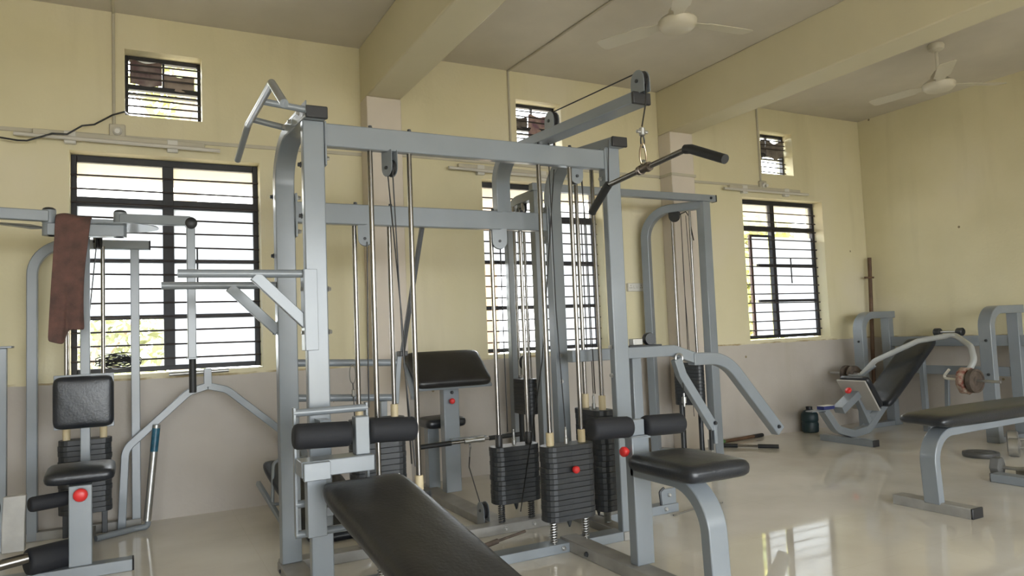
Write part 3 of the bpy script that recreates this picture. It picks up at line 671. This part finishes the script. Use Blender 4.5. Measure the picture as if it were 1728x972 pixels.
# ------------------------------------------------------------------ sit-up bench hooked on the ladder
Bn = thing('sit_up_bench', 'black padded sit up bench with two foam rollers hooked on the rungs', 'bench', (.9, 2.6, 0))
d = V((.085, -.80, -.19)).normalized()
c0 = V((.845, 3.10, .605)); L = 1.45
cen = c0+d*L/2-V((0,0,.04))
sx = V((1, .10, 0)).normalized(); sy = (d*-1)
pad('bench_pad', cen, sx, sy, .19, L/2, .046, BROWNLEATHER, Bn, bev=.035, bulge=.006)
put('spine', MB().bar(c0+d*.05-V((0,0,.115)), c0+d*(L-.05)-V((0,0,.115)), .05, .06), LGREY, Bn, bev=.004)
put('bench_leg', MB().bar(c0+d*(L-.15)-V((0,0,.1)), V((c0+d*(L-.15)).to_tuple()[:2]+(0.03,)), .05, .05), LGREY, Bn, bev=.004)
e = c0+d*(L-.15); put('bench_foot', B(e.x-.22, e.x+.22, e.y-.03, e.y+.03, 0, .05), LGREY, Bn, bev=.004)
put('hook_box', B(.605, .915, 3.10, 3.225, .605, .672), LGREY, Bn, bev=.004)
put('hook_front', B(.61, .72, 3.075, 3.10, .595, .668), LGREY, Bn, bev=.003)
put('hook_stem', B(.635, .715, 3.14, 3.20, .35, .61), LGREY, Bn, bev=.003)
put('roller_post', B(.843, .905, 3.13, 3.19, .672, .835), LGREY, Bn, bev=.004)
roller((.585, 3.16, .772), (.83, 3.16, .763), .054, Bn); roller((.905, 3.16, .768), (1.125, 3.16, .757), .054, Bn)

# ------------------------------------------------------------------ pec deck machine (left)
Pk = thing('pec_deck', 'grey pec deck machine with black back pad by the big window', 'gym machine', (-.27, 4.9, 0))
put('arched_tube', MB().sweep(fillet([(-.575, 5.47, .0), (-.575, 5.47, 1.86), (.09, 5.47, 1.86)], .2, 12), (0,1,0), .06, .06), LGREY, Pk, bev=.005)
put('upright', B(-.025, .028, 5.445, 5.498, 0, 1.835), LGREY, Pk, bev=.004); cap(Pk, .088, .098, 5.44, 5.50, 1.83, 1.892)
put('base_rail', B(-.605, .03, 5.44, 5.50, 0, .055), DUSTY, Pk, bev=.003); put('base_rail', B(-.29, -.23, 4.50, 5.44, 0, .05), DUSTY, Pk, bev=.003)
put('front_foot', B(-.60, -.02, 4.42, 4.50, 0, .06), LGREY, Pk, bev=.003); cap(Pk, -.022, -.012, 4.42, 4.50, 0, .061)
put('front_post', B(-.31, -.205, 4.44, 4.50, .06, .47), LGREY, Pk, bev=.004); knob((-.255, 4.44, .425), (0,-1,0), Pk, .034)
put('seat_tube', B(-.29, -.23, 4.5, 4.95, .42, .47), LGREY, Pk, bev=.004)
pad('seat_pad', (-.262, 4.60, .515), (1,0,0), (0,1,.06), .165, .15, .033, LEATHER, Pk)
put('mast', B(-.285, -.235, 4.93, 4.98, .05, 1.865), LGREY, Pk, bev=.004)
pad('back_pad', (-.265, 4.895, .872), (1,0,0), (0,0,1), .155, .15, .028, LEATHER, Pk, bulge=.008)
put('pad_board', B(-.415, -.112, 4.915, 4.93, .72, 1.03), LGREY, Pk, bev=.002)
weight_stack(Pk, -.28, 5.30, .17, .62, 14, rodtop=1.83, rods=.2, wd=.29, zb=.05, spring=False)
put('stack_support', B(-.40, -.37, 5.28, 5.32, .03, .17), IRON, Pk, bev=.002); put('stack_support', B(-.19, -.16, 5.28, 5.32, .03, .17), IRON, Pk, bev=.002)
cable(Pk, [(-.28, 5.30, .70), (-.27, 5.25, 1.2), (-.21, 5.2, 1.83)])
# top yoke with the two swinging arms
put('yoke', B(-.42, -.05, 4.60, 4.68, 1.80, 1.865), LGREY, Pk, bev=.004); put('yoke_top', B(-.40, -.06, 4.64, 4.98, 1.865, 1.90), GREY, Pk, bev=.004)
for x in (-.412, -.07):
    pv = put('pivot_barrel', MB().lathe((x, 4.64, 1.80), (0,0,1), [(0,.033), (.065,.033), (.066,.030), (.069,.030), (.07,.034), (.14,.034)], 20), LGREY, Pk, bev=0)
    put('pivot_cap', MB().lathe((x, 4.64, 1.94), (0,0,1), [(0,.033), (.008,.03), (.014,.02), (.017,.005)], 18), IRON, pv, bev=0)
put('swing_arm', MB().bar((-.07, 4.61, 1.90), (.29, 4.52, 1.885), .045, .055), LGREY, Pk, bev=.005)
put('swing_arm', MB().bar((-.412, 4.61, 1.902), (-1.0, 4.50, 1.905), .045, .06), LGREY, Pk, bev=.005)
put('cam_plate', MB().prism([(-.5, 4.67, 1.865), (-.75, 4.68, 1.878), (-.5, 4.64, 1.84), (-.42, 4.64, 1.845)], (0, .05, 0)), GREY, Pk, bev=.002)
put('cam_plate', MB().lathe((-.06, 4.72, 1.862), (0,0,1), [(0,.05), (.003,.19), (.008,.19), (.012,.05)], 28), GREY, Pk, bev=0)
put('arm_joint', MB().lathe((.285, 4.56, 1.878), (0,-1,0), [(0,.032), (.06,.032)], 18), LGREY, Pk, bev=0)
put('joint_cap', MB().lathe((.29, 4.50, 1.872), (0,-1,0), [(0,.033), (.01,.032), (.018,.022), (.02,.004)], 18), RUBBER, Pk, bev=0)
put('handle_tube', MB().bar((.288, 4.53, 1.86), (.288, 4.53, 1.10), .045, .045), LGREY, Pk, bev=.004)
put('handle_collar', B(.258, .318, 4.50, 4.56, 1.095, 1.103), LGREY, Pk, bev=.001)
put('hand_grip', T([(.29, 4.53, 1.10), (.29, 4.53, .905)], .0195, 14), GRIP, Pk, bev=0)
put('arm_joint', MB().lathe((-1.0, 4.53, 1.90), (0,-1,0), [(0,.032), (.06,.032)], 18), LGREY, Pk, bev=0)
put('handle_tube', MB().bar((-1.0, 4.50, 1.88), (-1.0, 4.50, 1.10), .045, .045), LGREY, Pk, bev=.004)
put('hand_grip', T([(-1.0, 4.50, 1.10), (-1.0, 4.50, .905)], .0195, 14), GRIP, Pk, bev=0)
pulley(Pk, (-.20, 5.12, 1.835), (1,.2,0), .045, True, (0,0,1), .03, IRON)
# leg extension lever
put('leg_lever', MB().sweep([(-.535, 4.42, .46), (-.54, 4.41, .33), (-.54, 4.40, .19)], (1,0,0), .095, .05), DUSTY, Pk, bev=.004)
roller((-.482, 4.45, .40), (-.30, 4.53, .40), .038, Pk); roller((-.60, 4.42, .41), (-.78, 4.36, .41), .038, Pk)
roller((-.49, 4.43, .12), (-.30, 4.53, .12), .068, Pk)
put('lever_axle', T([(-.62, 4.36, .14), (-.48, 4.40, .15)], .026, 14), CHROME, Pk, bev=0)
put('lever_pivot', B(-.32, -.24, 4.50, 4.56, .36, .43), IRON, Pk, bev=.003)

# towel over the yoke
t = MB(); n = 14; mrows = 22
def towel(u, v):
    # u across, v along the drape
    prof = [(0, 4.92, 1.909), (.12, 4.82, 1.912), (.2, 4.73, 1.914), (.27, 4.64, 1.925), (.34, 4.585, 1.89), (.45, 4.575, 1.74), (1, 4.56, 1.205)]
    for (a, y0, z0), (b, y1, z1) in zip(prof, prof[1:]):
        if v <= b: k = (v-a)/(b-a); y, z = y0+(y1-y0)*k, z0+(z1-z0)*k; break
    f = max(0, (v-.34)/.66)
    x = -.38-.03*f+u*(.168-.03*f*(1-f)*2)
    if u > .42: z += .075*f*min(1, (u-.42)*9)
    z += .018*f*(1-min(1, u*3))
    y += -.016*math.sin(8*u+2.5*v)*f-.008*math.sin(19*u+4*v)*f+(.03*f if u > .5 else 0)
    return (x, y, z+.012*math.sin(6*u)*max(0, 1-abs(v-.25)*8))
t.add([towel(i/n, j/mrows) for j in range(mrows+1) for i in range(n+1)], [(j*(n+1)+i, j*(n+1)+i+1, (j+1)*(n+1)+i+1, (j+1)*(n+1)+i) for j in range(mrows) for i in range(n)])
o = solo('towel', t, TOWEL, 'faded maroon towel hung over the top of the pec deck', 'towel', bev=0, smooth=True)
so = o.modifiers.new('thick', 'SOLIDIFY'); so.thickness = .006; sb = o.modifiers.new('sub', 'SUBSURF'); sb.levels = sb.render_levels = 1

# ------------------------------------------------------------------ loose press arm leaning on the wall
A = thing('press_arm_frame', 'grey arched press arm leaning by the wall beneath the window', 'gym part', (.45, 5.4, 0))
put('arched_leg', MB().sweep(fillet([(.435, 5.40, .893), (.32, 5.40, .86), (-.06, 5.40, .52), (-.085, 5.40, .0)], .12, 8), (0,1,0), .045, .048), LGREY, A, bev=.004)
put('arched_leg', MB().sweep(fillet([(.443, 5.40, .893), (.56, 5.40, .86), (1.07, 5.40, .41), (1.09, 5.40, .0)], .12, 8), (0,1,0), .045, .048), LGREY, A, bev=.004)
put('neck', B(.414, .464, 5.377, 5.423, .885, 1.012), LGREY, A, bev=.003)
put('cross_pin', T([(.20, 5.40, .985), (.575, 5.40, .992)], .013, 10), STEEL, A, bev=0)
# chrome handle and hoop
H_ = thing('chrome_handle_bar', 'chrome handle tube with blue wrap leaning beside the pec deck', 'gym part', (.09, 5.35, 0))
put('tube', T([(.062, 5.345, .055), (.122, 5.352, .663)], .0235, 16), STEEL, H_, bev=0)
put('wrap', MB().lathe(V((.062,5.345,.055)).lerp(V((.122,5.352,.663)), .72), (.06,.007,.608), [(0,.0243), (.150,.0243)], 16), BLUE, H_, bev=0, label='blue tape wrap')
put('hoop', T(fillet([(.068, 5.345, .05), (.062, 5.335, .022), (-.02, 5.32, .020), (-.22, 5.20, .020)], .05, 5), .019, 10), LGREY, H_, bev=0)
# bench standing behind the multi gym near the wall
Wb = thing('folded_bench', 'black bench with pale frame tilted near the wall behind the uprights', 'bench', (.95, 4.85, 0))
wd_ = V((.12, -.52, -.27)).normalized()
pad('bench_pad', V((.93, 5.04, .39))+wd_*.42, (1,.08,0), -wd_, .22, .42, .036, LEATHER, Wb)
put('side_rail', MB().bar((.70, 5.0, .27), V((.70, 5.0, .27))+wd_*.58, .025, .03), LGREY, Wb, bev=.003)
put('side_rail', MB().bar((1.14, 5.0, .27), V((1.14, 5.0, .27))+wd_*.58, .025, .03), LGREY, Wb, bev=.003)
put('side_hoop', T(fillet([(.755, 4.80, .165), (.775, 4.86, .42), (1.13, 4.86, .42), (1.14, 4.80, .165)], .04, 5), .011, 10), LGREY, Wb, bev=0)
put('cross_bar', T([(.75, 4.78, .165), (1.18, 4.78, .165)], .010, 10), LGREY, Wb, bev=0)
put('leg', B(1.10, 1.13, 5.02, 5.05, 0, .36), LGREY, Wb, bev=.002); put('leg', B(.93, .96, 5.02, 5.05, 0, .36), LGREY, Wb, bev=.002)
# grey post at the left edge
solo('steel_stand', MB().box(-.745, -.685, 5.28, 5.33, 0, 1.20).box(-.76, -.655, 5.26, 5.35, 1.20, 1.213), LGREY, 'plain grey steel stand with flat top plate beside the pec deck', 'stand', bev=.003)

# ------------------------------------------------------------------ cable crossover at the back wall
X = thing('cable_crossover', 'grey cable crossover frame with two columns standing at the back wall', 'gym machine', (3.6, 5.1, 0))
def skew_arch(xr_, yr, xf, yf, zt, wd, h): return arch(xr_, yr, xf, yf, zt, wd, h, .26, 0, parent=X)
skew_arch(4.30, 5.47, 4.585, 4.99, 2.265, .08, .075)
put('upright', B(4.545, 4.632, 4.94, 5.03, 0, 2.29), GREY, X, bev=.005)
put('base_rail', MB().bar((4.585, 5.0, .025), (4.30, 5.50, .025), .085, .05), LGREY, X, bev=.003)
put('crossbeam', B(2.79, 4.70, 4.935, 5.0, 2.29, 2.35), GREY, X, bev=.004); cap(X, 4.70, 4.715, 4.933, 5.002, 2.288, 2.352); bolt((4.64, 4.934, 2.32), X, '-y', True)
skew_arch(2.85, 5.47, 2.84, 4.99, 2.265, .08, .075)
put('upright', B(2.80, 2.885, 4.94, 5.02, 0, 2.29), LGREY, X, bev=.005)
put('base_rail', B(2.80, 2.885, 5.0, 5.50, 0, .05), LGREY, X, bev=.003)
cap(X, 2.795, 2.80, 4.935, 5.0, 2.29, 2.35)
def col_stack(p, q, z0, z1, n):
    p, q = V(p), V(q); dd = (q-p).normalized(); th = (z1-z0)/n; ang = math.atan2(dd.y, dd.x); me = stack_plate(.27, .11, round(th-.001, 4)); mid = (p+q)/2
    for i in range(n): inst('weight_plate', me, (mid.x, mid.y, z0+i*th), X, (0, 0, ang))
    for s0 in (-.085, .085):
        a = mid+dd*s0; put('guide_rod', T([(a.x, a.y, .05), (a.x, a.y, 2.22)], .0115, 12), CHROME, X, bev=0)
        put('stack_leg', T([(a.x, a.y, .05), (a.x, a.y, z0)], .022, 12), IRON, X, bev=0)
    put('cable_clamp', MB().lathe((mid.x, mid.y, z1), (0,0,1), [(0,.012), (.05,.012), (.055,.006), (.08,.005)], 8), STEEL, X, bev=0)
    cable(X, [(mid.x, mid.y, z1+.05), (mid.x-.005, mid.y-.01, 2.2)]); cable(X, [(mid.x-.02, mid.y-.06, z0-.1), (mid.x-.03, mid.y-.05, 1.1), (mid.x-.045, mid.y-.05, 1.6), (mid.x-.03, mid.y-.04, 2.18)], .0028)
    cable(X, [(mid.x+.02, mid.y-.10, .3), (mid.x+.01, mid.y-.09, 1.3), (mid.x, mid.y-.07, 2.18)], .0028)
col_stack((4.54, 5.04), (4.40, 5.28), .46, .84, 12)
col_stack((2.80, 5.09), (2.80, 5.33), .52, .80, 9)
pulley(X, (4.44, 5.21, 2.19), (.86, .5, 0), .05, True, (0,0,1), .04, IRON)
pulley(X, (2.84, 5.21, 2.19), (1, 0, 0), .05, True, (0,0,1), .04)
pulley(X, (2.80, 5.21, .93), (.5, -1, 0), .055, True, (0,0,-1), .10, WHITEPL)
put('cable_tangle', T([(4.46, 5.16, 2.2), (4.50, 5.12, 2.22), (4.53, 5.10, 2.16), (4.52, 5.09, 2.1), (4.54, 5.08, 1.95)], .006, 6), CABLE, X, bev=0)
put('foot_bracket', B(4.50, 4.56, 4.95, 5.0, .03, .16), STEEL, X, bev=.003)

# ------------------------------------------------------------------ incline press and rack along the right wall
Rk = thing('press_rack', 'grey double arch rack standing along the right wall behind the incline bench', 'gym rack', (7.2, 4.6, 0))
for yc_ in (5.25, 3.93):
    put('arched_tube', MB().sweep(fillet([(6.95, yc_, 0), (6.95, yc_, 1.21), (7.48, yc_, 1.21)], .16, 10), (0,1,0), .115, .075), GREY, Rk, bev=.005)
    put('upright', B(7.37, 7.45, yc_-.05, yc_+.05, 0, 1.175), GREY, Rk, bev=.004); put('base_rail', B(6.91, 7.50, yc_-.045, yc_+.045, 0, .05), GREY, Rk, bev=.003)
    for z in (.93, .62): bolt((6.91, yc_-.01, z), Rk, '-x', True)
put('crossbeam', B(7.385, 7.435, 3.2, 5.2, .86, .965), LGREY, Rk, bev=.004); put('crossbeam', B(7.385, 7.435, 3.98, 5.2, .57, .66), GREY, Rk, bev=.004)
put('prop_leg', MB().bar((7.30, 4.55, .55), (7.25, 4.55, 0), .03, .04), GREY, Rk, bev=.003); put('prop_tie', B(6.95, 7.25, 4.53, 4.56, .06, .09), GREY, Rk, bev=.003)
I = thing('incline_press', 'incline chest press with black pad, curved yoke and loaded plates by right wall', 'gym machine', (6.2, 4.7, 0))
put('foot_bar', B(5.965, 6.045, 4.45, 5.03, 0, .06), GREY, I, bev=.003); cap(I, 5.963, 6.047, 4.44, 4.452, 0, .062)
put('frame_bow', MB().sweep(fillet([(5.69, 4.74, .34), (5.84, 4.74, .15), (6.06, 4.74, .085), (6.28, 4.74, .11), (6.55, 4.74, .33)], .16, 6), (0,1,0), .075, .07), LGREY, I, bev=.004)
put('frame_strut', MB().bar((6.15, 4.74, .46), (6.33, 4.74, .13), .06, .055, (0,1,0)), LGREY, I, bev=.004)
put('seat_tube', MB().bar((5.90, 4.74, .32), (6.18, 4.74, .475), .11, .07, (0,1,0)), LGREY, I, bev=.004)
put('foot_rest', B(5.50, 5.70, 4.70, 4.78, .335, .345), LGREY, I, bev=.002)
put('seat_board', MB().bar((6.07, 4.72, .59), (6.26, 4.72, .30), .31, .018, (0,1,0)), mat('board_grey', (.42, .40, .37), .6), I, bev=.003)
pad('seat_pad', (6.205, 4.72, .475), (0,1,0), (.55,0,-.84), .165, .18, .032, LEATHER, I)
pad('back_pad', (6.81, 4.72, .635), (0,1,0), (.80,0,.60), .16, .51, .042, LEATHER, I, bulge=.006)
put('back_rail', MB().bar((6.45, 4.72, .31), (7.2, 4.72, .86), .05, .05, (0,1,0)), LGREY, I, bev=.004)
put('rear_leg', B(7.16, 7.21, 4.70, 4.75, 0, .84), LGREY, I, bev=.003)
knob((6.045, 4.72, .48), (-.7,0,.7), I, .032)
put('press_yoke', MB().tube(fillet([(6.74, 5.16, .54), (6.76, 4.95, .74), (6.95, 4.6, .93), (7.10, 4.32, .985), (6.86, 4.03, .88), (6.76, 3.95, .76), (6.70, 4.01, .60)], .1, 5), .027, 12), mat('yoke_grey', (.40, .41, .40), .4), I, bev=0)
put('hand_grip', T(fillet([(6.62, 4.10, .68), (6.62, 4.17, .60), (6.62, 4.0, .585)], .02, 4), .0125, 10), WHITEPL, I, bev=0)
put('hand_grip', T(fillet([(6.55, 4.80, .70), (6.55, 4.95, .60), (6.62, 5.16, .59)], .04, 4), .0125, 10), LGREY, I, bev=0)
put('plate_horn', T([(6.64, 4.04, .587), (6.62, 3.66, .582)], .0125, 12), STEEL, I, bev=0); put('plate_horn', T([(6.70, 5.10, .60), (6.78, 5.52, .60)], .0125, 12), STEEL, I, bev=0)
def disc(name, c, axis, r, wd, m, label, group=None):
    return solo(name, MB().lathe(V(c)-V(axis).normalized()*wd/2, axis, [(0,.014), (0,r*.35), (wd*.15,r*.4), (wd*.15,r*.78), (0,r*.82), (.003,r*.98), (wd*.3,r), (wd*.7,r), (wd-.003,r*.98), (wd,r*.82), (wd*.85,r*.78), (wd*.85,r*.4), (wd,r*.35), (wd,.014)], 28), m, label, 'weight plate', group, bev=0)
disc('weight_plate', (6.63, 3.885, .583), (.05,1,0), .108, .05, RUSTY, 'dark rusty weight plate on the press horn, outer side of the cloth')
def cloth_wrap():
    mb = MB(); a = V((.05,1,0)).normalized(); c = V((6.637, 3.965, .583)); n = 26; rows = [(-.035,.07), (-.035,.112), (-.01,.12), (.02,.118), (.035,.10), (.036,.05)]; vs = []
    u = V((1,-.05,0)); 
    for dd, r in rows:
        for i in range(n):
            th = 2*math.pi*i/n; q = r*(1+.06*math.sin(3*th+dd*60)+.04*math.sin(8*th)); vs.append(c+a*dd+u*q*math.cos(th)+V((0,0,1))*q*math.sin(th))
    fs = [(j*n+i, j*n+(i+1) % n, (j+1)*n+(i+1) % n, (j+1)*n+i) for j in range(len(rows)-1) for i in range(n)]
    return mb.add(vs, fs)
solo('cloth_wrapped_plate', cloth_wrap(), CLOTHP, 'weight plate wrapped in red and cream printed cloth on the press', 'weight plate', bev=0, smooth=True)
for i, y in enumerate((5.19, 5.30)):
    disc('weight_plate', (6.735+.03*i, y, .60), (.1,1,0), .085, .045, RUSTY, ('small dark weight plate on the wall side press horn, next to the yoke', 'small dark weight plate on the wall side press horn, next to the corner')[i])
# small dumbbell on the rack beam
def dumbbell(c, axis, hl, r, label, m=IRON, hexa=False):
    a = V(axis).normalized(); c = V(c); t = thing('dumbbell', label, 'dumbbell', c-V((0,0,r)))
    put('handle', T([c-a*hl, c+a*hl], .013, 12), STEEL, t, bev=0)
    for s0 in (-1, 1): put('head', MB().lathe(c+a*s0*hl*.55, a*s0, [(0,r*.8), (.01,r), (hl*.4,r), (hl*.45,r*.8), (hl*.45,.004)], 6 if hexa else 20), m, t, bev=.003 if hexa else 0)
    return t
dumbbell((7.41, 4.565, 1.005), (0,1,0), .15, .04, 'small black dumbbell resting on the top beam of the rack')
# blue-covered notebook on the foot rest
t = thing('notebook', 'small notebook with white cover and blue edge on the foot rest', 'notebook', (5.74, 4.74, .345))
put('pages', B(5.655, 5.80, 4.70, 4.78, 0.345, .376), mat('dark_blue_cover', (.03, .04, .16), .5), t, bev=.001); put('cover', B(5.655, 5.80, 4.70, 4.78, .3762, .379), WHITEPL, t, bev=.001)

# flat bench at right
R = thing('flat_bench', 'black padded flat bench on curved grey legs by the floor plate', 'bench', (5.0, 2.8, 0))
put('foot_bar', B(4.24, 4.34, 2.565, 3.05, 0, .06), DUSTY, R, bev=.003); cap(R, 4.238, 4.342, 2.552, 2.566, 0, .062)
put('leg_frame', MB().sweep(fillet([(4.26, 2.79, .05), (4.235, 2.79, .465), (5.6, 2.80, .478), (5.66, 2.80, .05)], .17, 10), (0,1,0), .10, .05), LGREY, R, bev=.005)
put('foot_bar', B(5.61, 5.71, 2.565, 3.05, 0, .06), DUSTY, R, bev=.003)
pad('bench_pad', (4.98, 2.81, .543), (0,1,0), (-1,0,0), .16, .78, .040, LEATHER, R, bulge=.01)

# loose items on the floor
def fplate(c, r, label): return disc('weight_plate', (c[0], c[1], .02), (0,0,1), r, .04, mat('grey_iron', (.075, .075, .075), .45), label)
fplate((6.2, 3.63), .135, 'flat iron weight plate lying on the floor behind the flat bench')
Dr = thing('dumbbell_rack', 'low grey dumbbell stand on the floor beyond the flat bench', 'stand', (5.62, 2.9, 0))
put('foot_bar', B(5.30, 5.40, 2.35, 3.05, 0, .06), LGREY, Dr, bev=.004); cap(Dr, 5.298, 5.402, 3.048, 3.056, 0, .062)
dumbbell((5.51, 2.99, .075), (.2,-1,0), .15, .075, 'hexagonal grey dumbbell beside the low grey stand', mat('hex_grey', (.12, .12, .115), .6), True)
dumbbell((6.44, 3.33, .075), (.4,-1,0), .19, .075, 'chrome handled round dumbbell on the floor near the iron plate', STEEL)
dumbbell((6.85, 3.56, .075), (.5,-1,0), .19, .075, 'grey round dumbbell on the floor below the right rack arch', STEEL)
# water can
t = thing('water_can', 'dark teal plastic water can on the floor against the back wall', 'can', (6.34, 5.46, 0))
put('body', MB().lathe((6.34, 5.46, 0), (0,0,1), [(0,.07), (.01,.085), (.09,.088), (.11,.08), (.13,.088), (.19,.085), (.225,.06), (.24,.03)], 20), CANM, t, bev=0)
put('lid', MB().lathe((6.34, 5.46, .238), (0,0,1), [(0,.033), (.03,.033), (.032,.025)], 16), RUBBER, t, bev=0)
# bars on the floor
t = thing('wooden_rod', 'brown rod with green cloth lying on the floor along the wall', 'rod', (5.3, 5.5, 0))
put('rod', T([(4.95, 5.47, .02), (5.72, 5.55, .02)], .017, 10), WOOD, t, bev=0); put('sleeve', T([(5.60, 5.537, .02), (5.74, 5.552, .02)], .019, 10), GRIP, t, bev=0)
put('green_wrap', MB().lathe((5.0, 5.475, .022), (.77,.08,0), [(0,.02), (.03,.026), (.12,.024), (.16,.018)], 12), mat('green_cloth', (.10, .22, .08), .9, var=.5, vscale=30), t, bev=0)
t = thing('pull_bar', 'loose cable bar with black grips lying on the floor', 'pull bar', (5.2, 5.1, 0))
put('bar', T([(4.98, 5.33, .02), (5.29, 4.97, .02)], .011, 10), CHROME, t, bev=0)
put('grip', T([(5.19, 5.085, .02), (5.31, 4.945, .02)], .019, 12), GRIP, t, bev=0); put('grip', T([(4.97, 5.345, .02), (5.07, 5.225, .02)], .019, 12), GRIP, t, bev=0)
ch = []
for k in range(40): ch.append((5.08+.0025*k+.012*math.sin(k*1.9), 5.24-.003*k+.012*math.cos(k*1.3), .012+.008*abs(math.sin(k*2.3))))
put('chain', T(ch, .006, 6), STEEL, t, bev=0)
solo('wire_strip', T([(2.95, 3.62, .006), (3.12, 3.66, .006), (3.42, 3.69, .006)], .005, 6), mat('grey_wire', (.16, .15, .13), .6), 'thin grey wire lying on the floor beside the lat seat', 'wire', bev=0)
# rod in the corner
t = thing('corner_pole', 'brown wooden pole standing in the corner by the right wall', 'pole', (7.5, 5.48, 0))
put('pole', T([(7.44, 5.50, 0), (7.537, 5.50, 1.875)], .021, 10), WOOD, t, bev=0); put('cross_piece', MB().bar((7.42, 5.49, 1.645), (7.57, 5.49, 1.645), .02, .02), WOOD, t, bev=.002)

# ------------------------------------------------------------------ ceiling fans
FANP = mat('fan_paint', (.56, .52, .42), .35)
def fan(x, y, zh, rod_d, a0, label):
    f = thing('ceiling_fan', label, 'ceiling fan', (x, y, zh))
    put('canopy', MB().lathe((x, y, ZC-.07), (0,0,1), [(0,.015), (0,.03), (.02,.06), (.05,.065), (.07,.055)], 20), FANP, f, bev=0)
    put('down_rod', T([(x, y, zh+.05), (x, y, ZC-.06)], .013, 12), FANP, f, bev=0)
    put('rod_cup', MB().lathe((x, y, zh+.06), (0,0,1), [(0,.06), (.03,.055), (.07,.025), (.08,.014)], 18), FANP, f, bev=0)
    put('motor', MB().lathe((x, y, zh-.055), (0,0,1), [(0,.02), (.004,.06), (.015,.10), (.04,.125), (.07,.128), (.085,.115), (.115,.07), (.12,.03)], 32), FANP, f, bev=0)
    for k in range(3):
        a = math.radians(a0+120*k); dx, dy = math.cos(a), math.sin(a); px, py = -dy, dx; mb = MB()
        pts = [(.11,.03), (.2,.045), (.22,.062), (.56,.066), (.585,.05), (.59,0)]; ring = pts+[(r, -w_) for r, w_ in reversed(pts[:-1])]
        mb.prism([(x+dx*r+px*w_, y+dy*r+py*w_, zh+.01+w_*.18) for r, w_ in ring], (0,0,.005)); put('blade', mb, FANP, f, bev=.001)
fan(3.2, 3.62, 3.17, 0, -5, 'cream ceiling fan between the beams above the multi gym')
fan(6.1, 3.68, 3.13, 0, -22, 'cream ceiling fan beyond the far beam near the right wall')

# ------------------------------------------------------------------ outside
gr = struct('ground', B(-30, 40, W+WT, 45, -.5, -.35), EARTH, bev=0)
struct('ground_front', B(-30, 40, -40, YF-WT, -.5, -.35), EARTH, bev=0); struct('ground_side', B(-30, XL-WT, YF-WT, W+WT, -.5, -.35), EARTH, bev=0)
def tree(x, y, h, rad, zc, n, lm, label, lean=.3, ls=.09):
    t = thing('tree', label, 'tree', (x, y, -.35)); rnd = random.Random(int(x*100+y*10))
    tip = V((x+lean, y, zc)); put('trunk', MB().tube(fillet([(x, y, -.36), (x+lean*.3, y, zc*.4), tip], .5, 5), [.13-.006*i for i in range(8)], 10), BARK, t, bev=0)
    for k in range(9):
        a = rnd.uniform(0, 6.28); q = tip+V((math.cos(a)*rad*.8, math.sin(a)*rad*.6, rnd.uniform(-.5, .9)*rad)); s0 = V((x+lean*.5, y, zc*.5)).lerp(tip, rnd.random())
        put('branch', T([s0, s0.lerp(q, .5)+V((0,0,.15)), q], [.05, .035, .012], 7), BARK, t, bev=0)
    vs, fs = [], []
    for i in range(n):
        while True:
            p = V((rnd.uniform(-1,1), rnd.uniform(-1,1), rnd.uniform(-1,1)))
            if .25 < p.length < 1: break
        c = tip+V((p.x*rad, p.y*rad*.8, p.z*rad)); a = V((rnd.gauss(0,1), rnd.gauss(0,1), rnd.gauss(0,1))).normalized(); b = a.cross(V((rnd.gauss(0,1), rnd.gauss(0,1), rnd.gauss(0,1)))).normalized()
        s = ls*rnd.uniform(.6, 1.3); o = len(vs); vs += [c-a*s, c+b*s*.45, c+a*s, c-b*s*.45]; fs.append((o, o+1, o+2, o+3))
    mb = MB(); mb.add(vs, fs); fo = put('foliage', mb, lm, t, bev=0); fo['kind'] = 'stuff'
tree(-.9, 11.5, 4, 1.2, .95, 1500, LEAF, 'pale green leafy tree seen through the window behind the pec deck', .4, .10)
tree(.1, 15.0, 4, 1.5, .8, 1300, LEAF, 'thin branched tree standing further back than the leafy tree', -.3, .10)
tree(9.35, 9.2, 3, .85, 1.55, 1500, LEAFY, 'yellow leaved bush tree outside the window nearest the corner', .1, .12)
tree(11.1, 10.6, 3, .9, 3.1, 1200, LEAFY, 'yellow green tree crown high outside the corner window', -.1, .12)
tree(.45, 8.8, 5, .7, 4.2, 350, LEAFY, 'sparse yellow leaved tree reaching up to the small window', .1, .11)
# neighbouring building seen at the left of the middle window
bd = thing('outbuilding', 'tan plastered outbuilding corner outside the middle window', 'building', (3.6, 9.3, -.35))
put('wall', B(3.05, 4.42, 8.9, 12, -.36, 3.2), BRICKW, bd, bev=.01); put('roof_slab', B(2.95, 4.75, 8.7, 12.1, 3.2, 3.32), mat('roof_concrete', (.4, .34, .28), .9), bd, bev=.01)
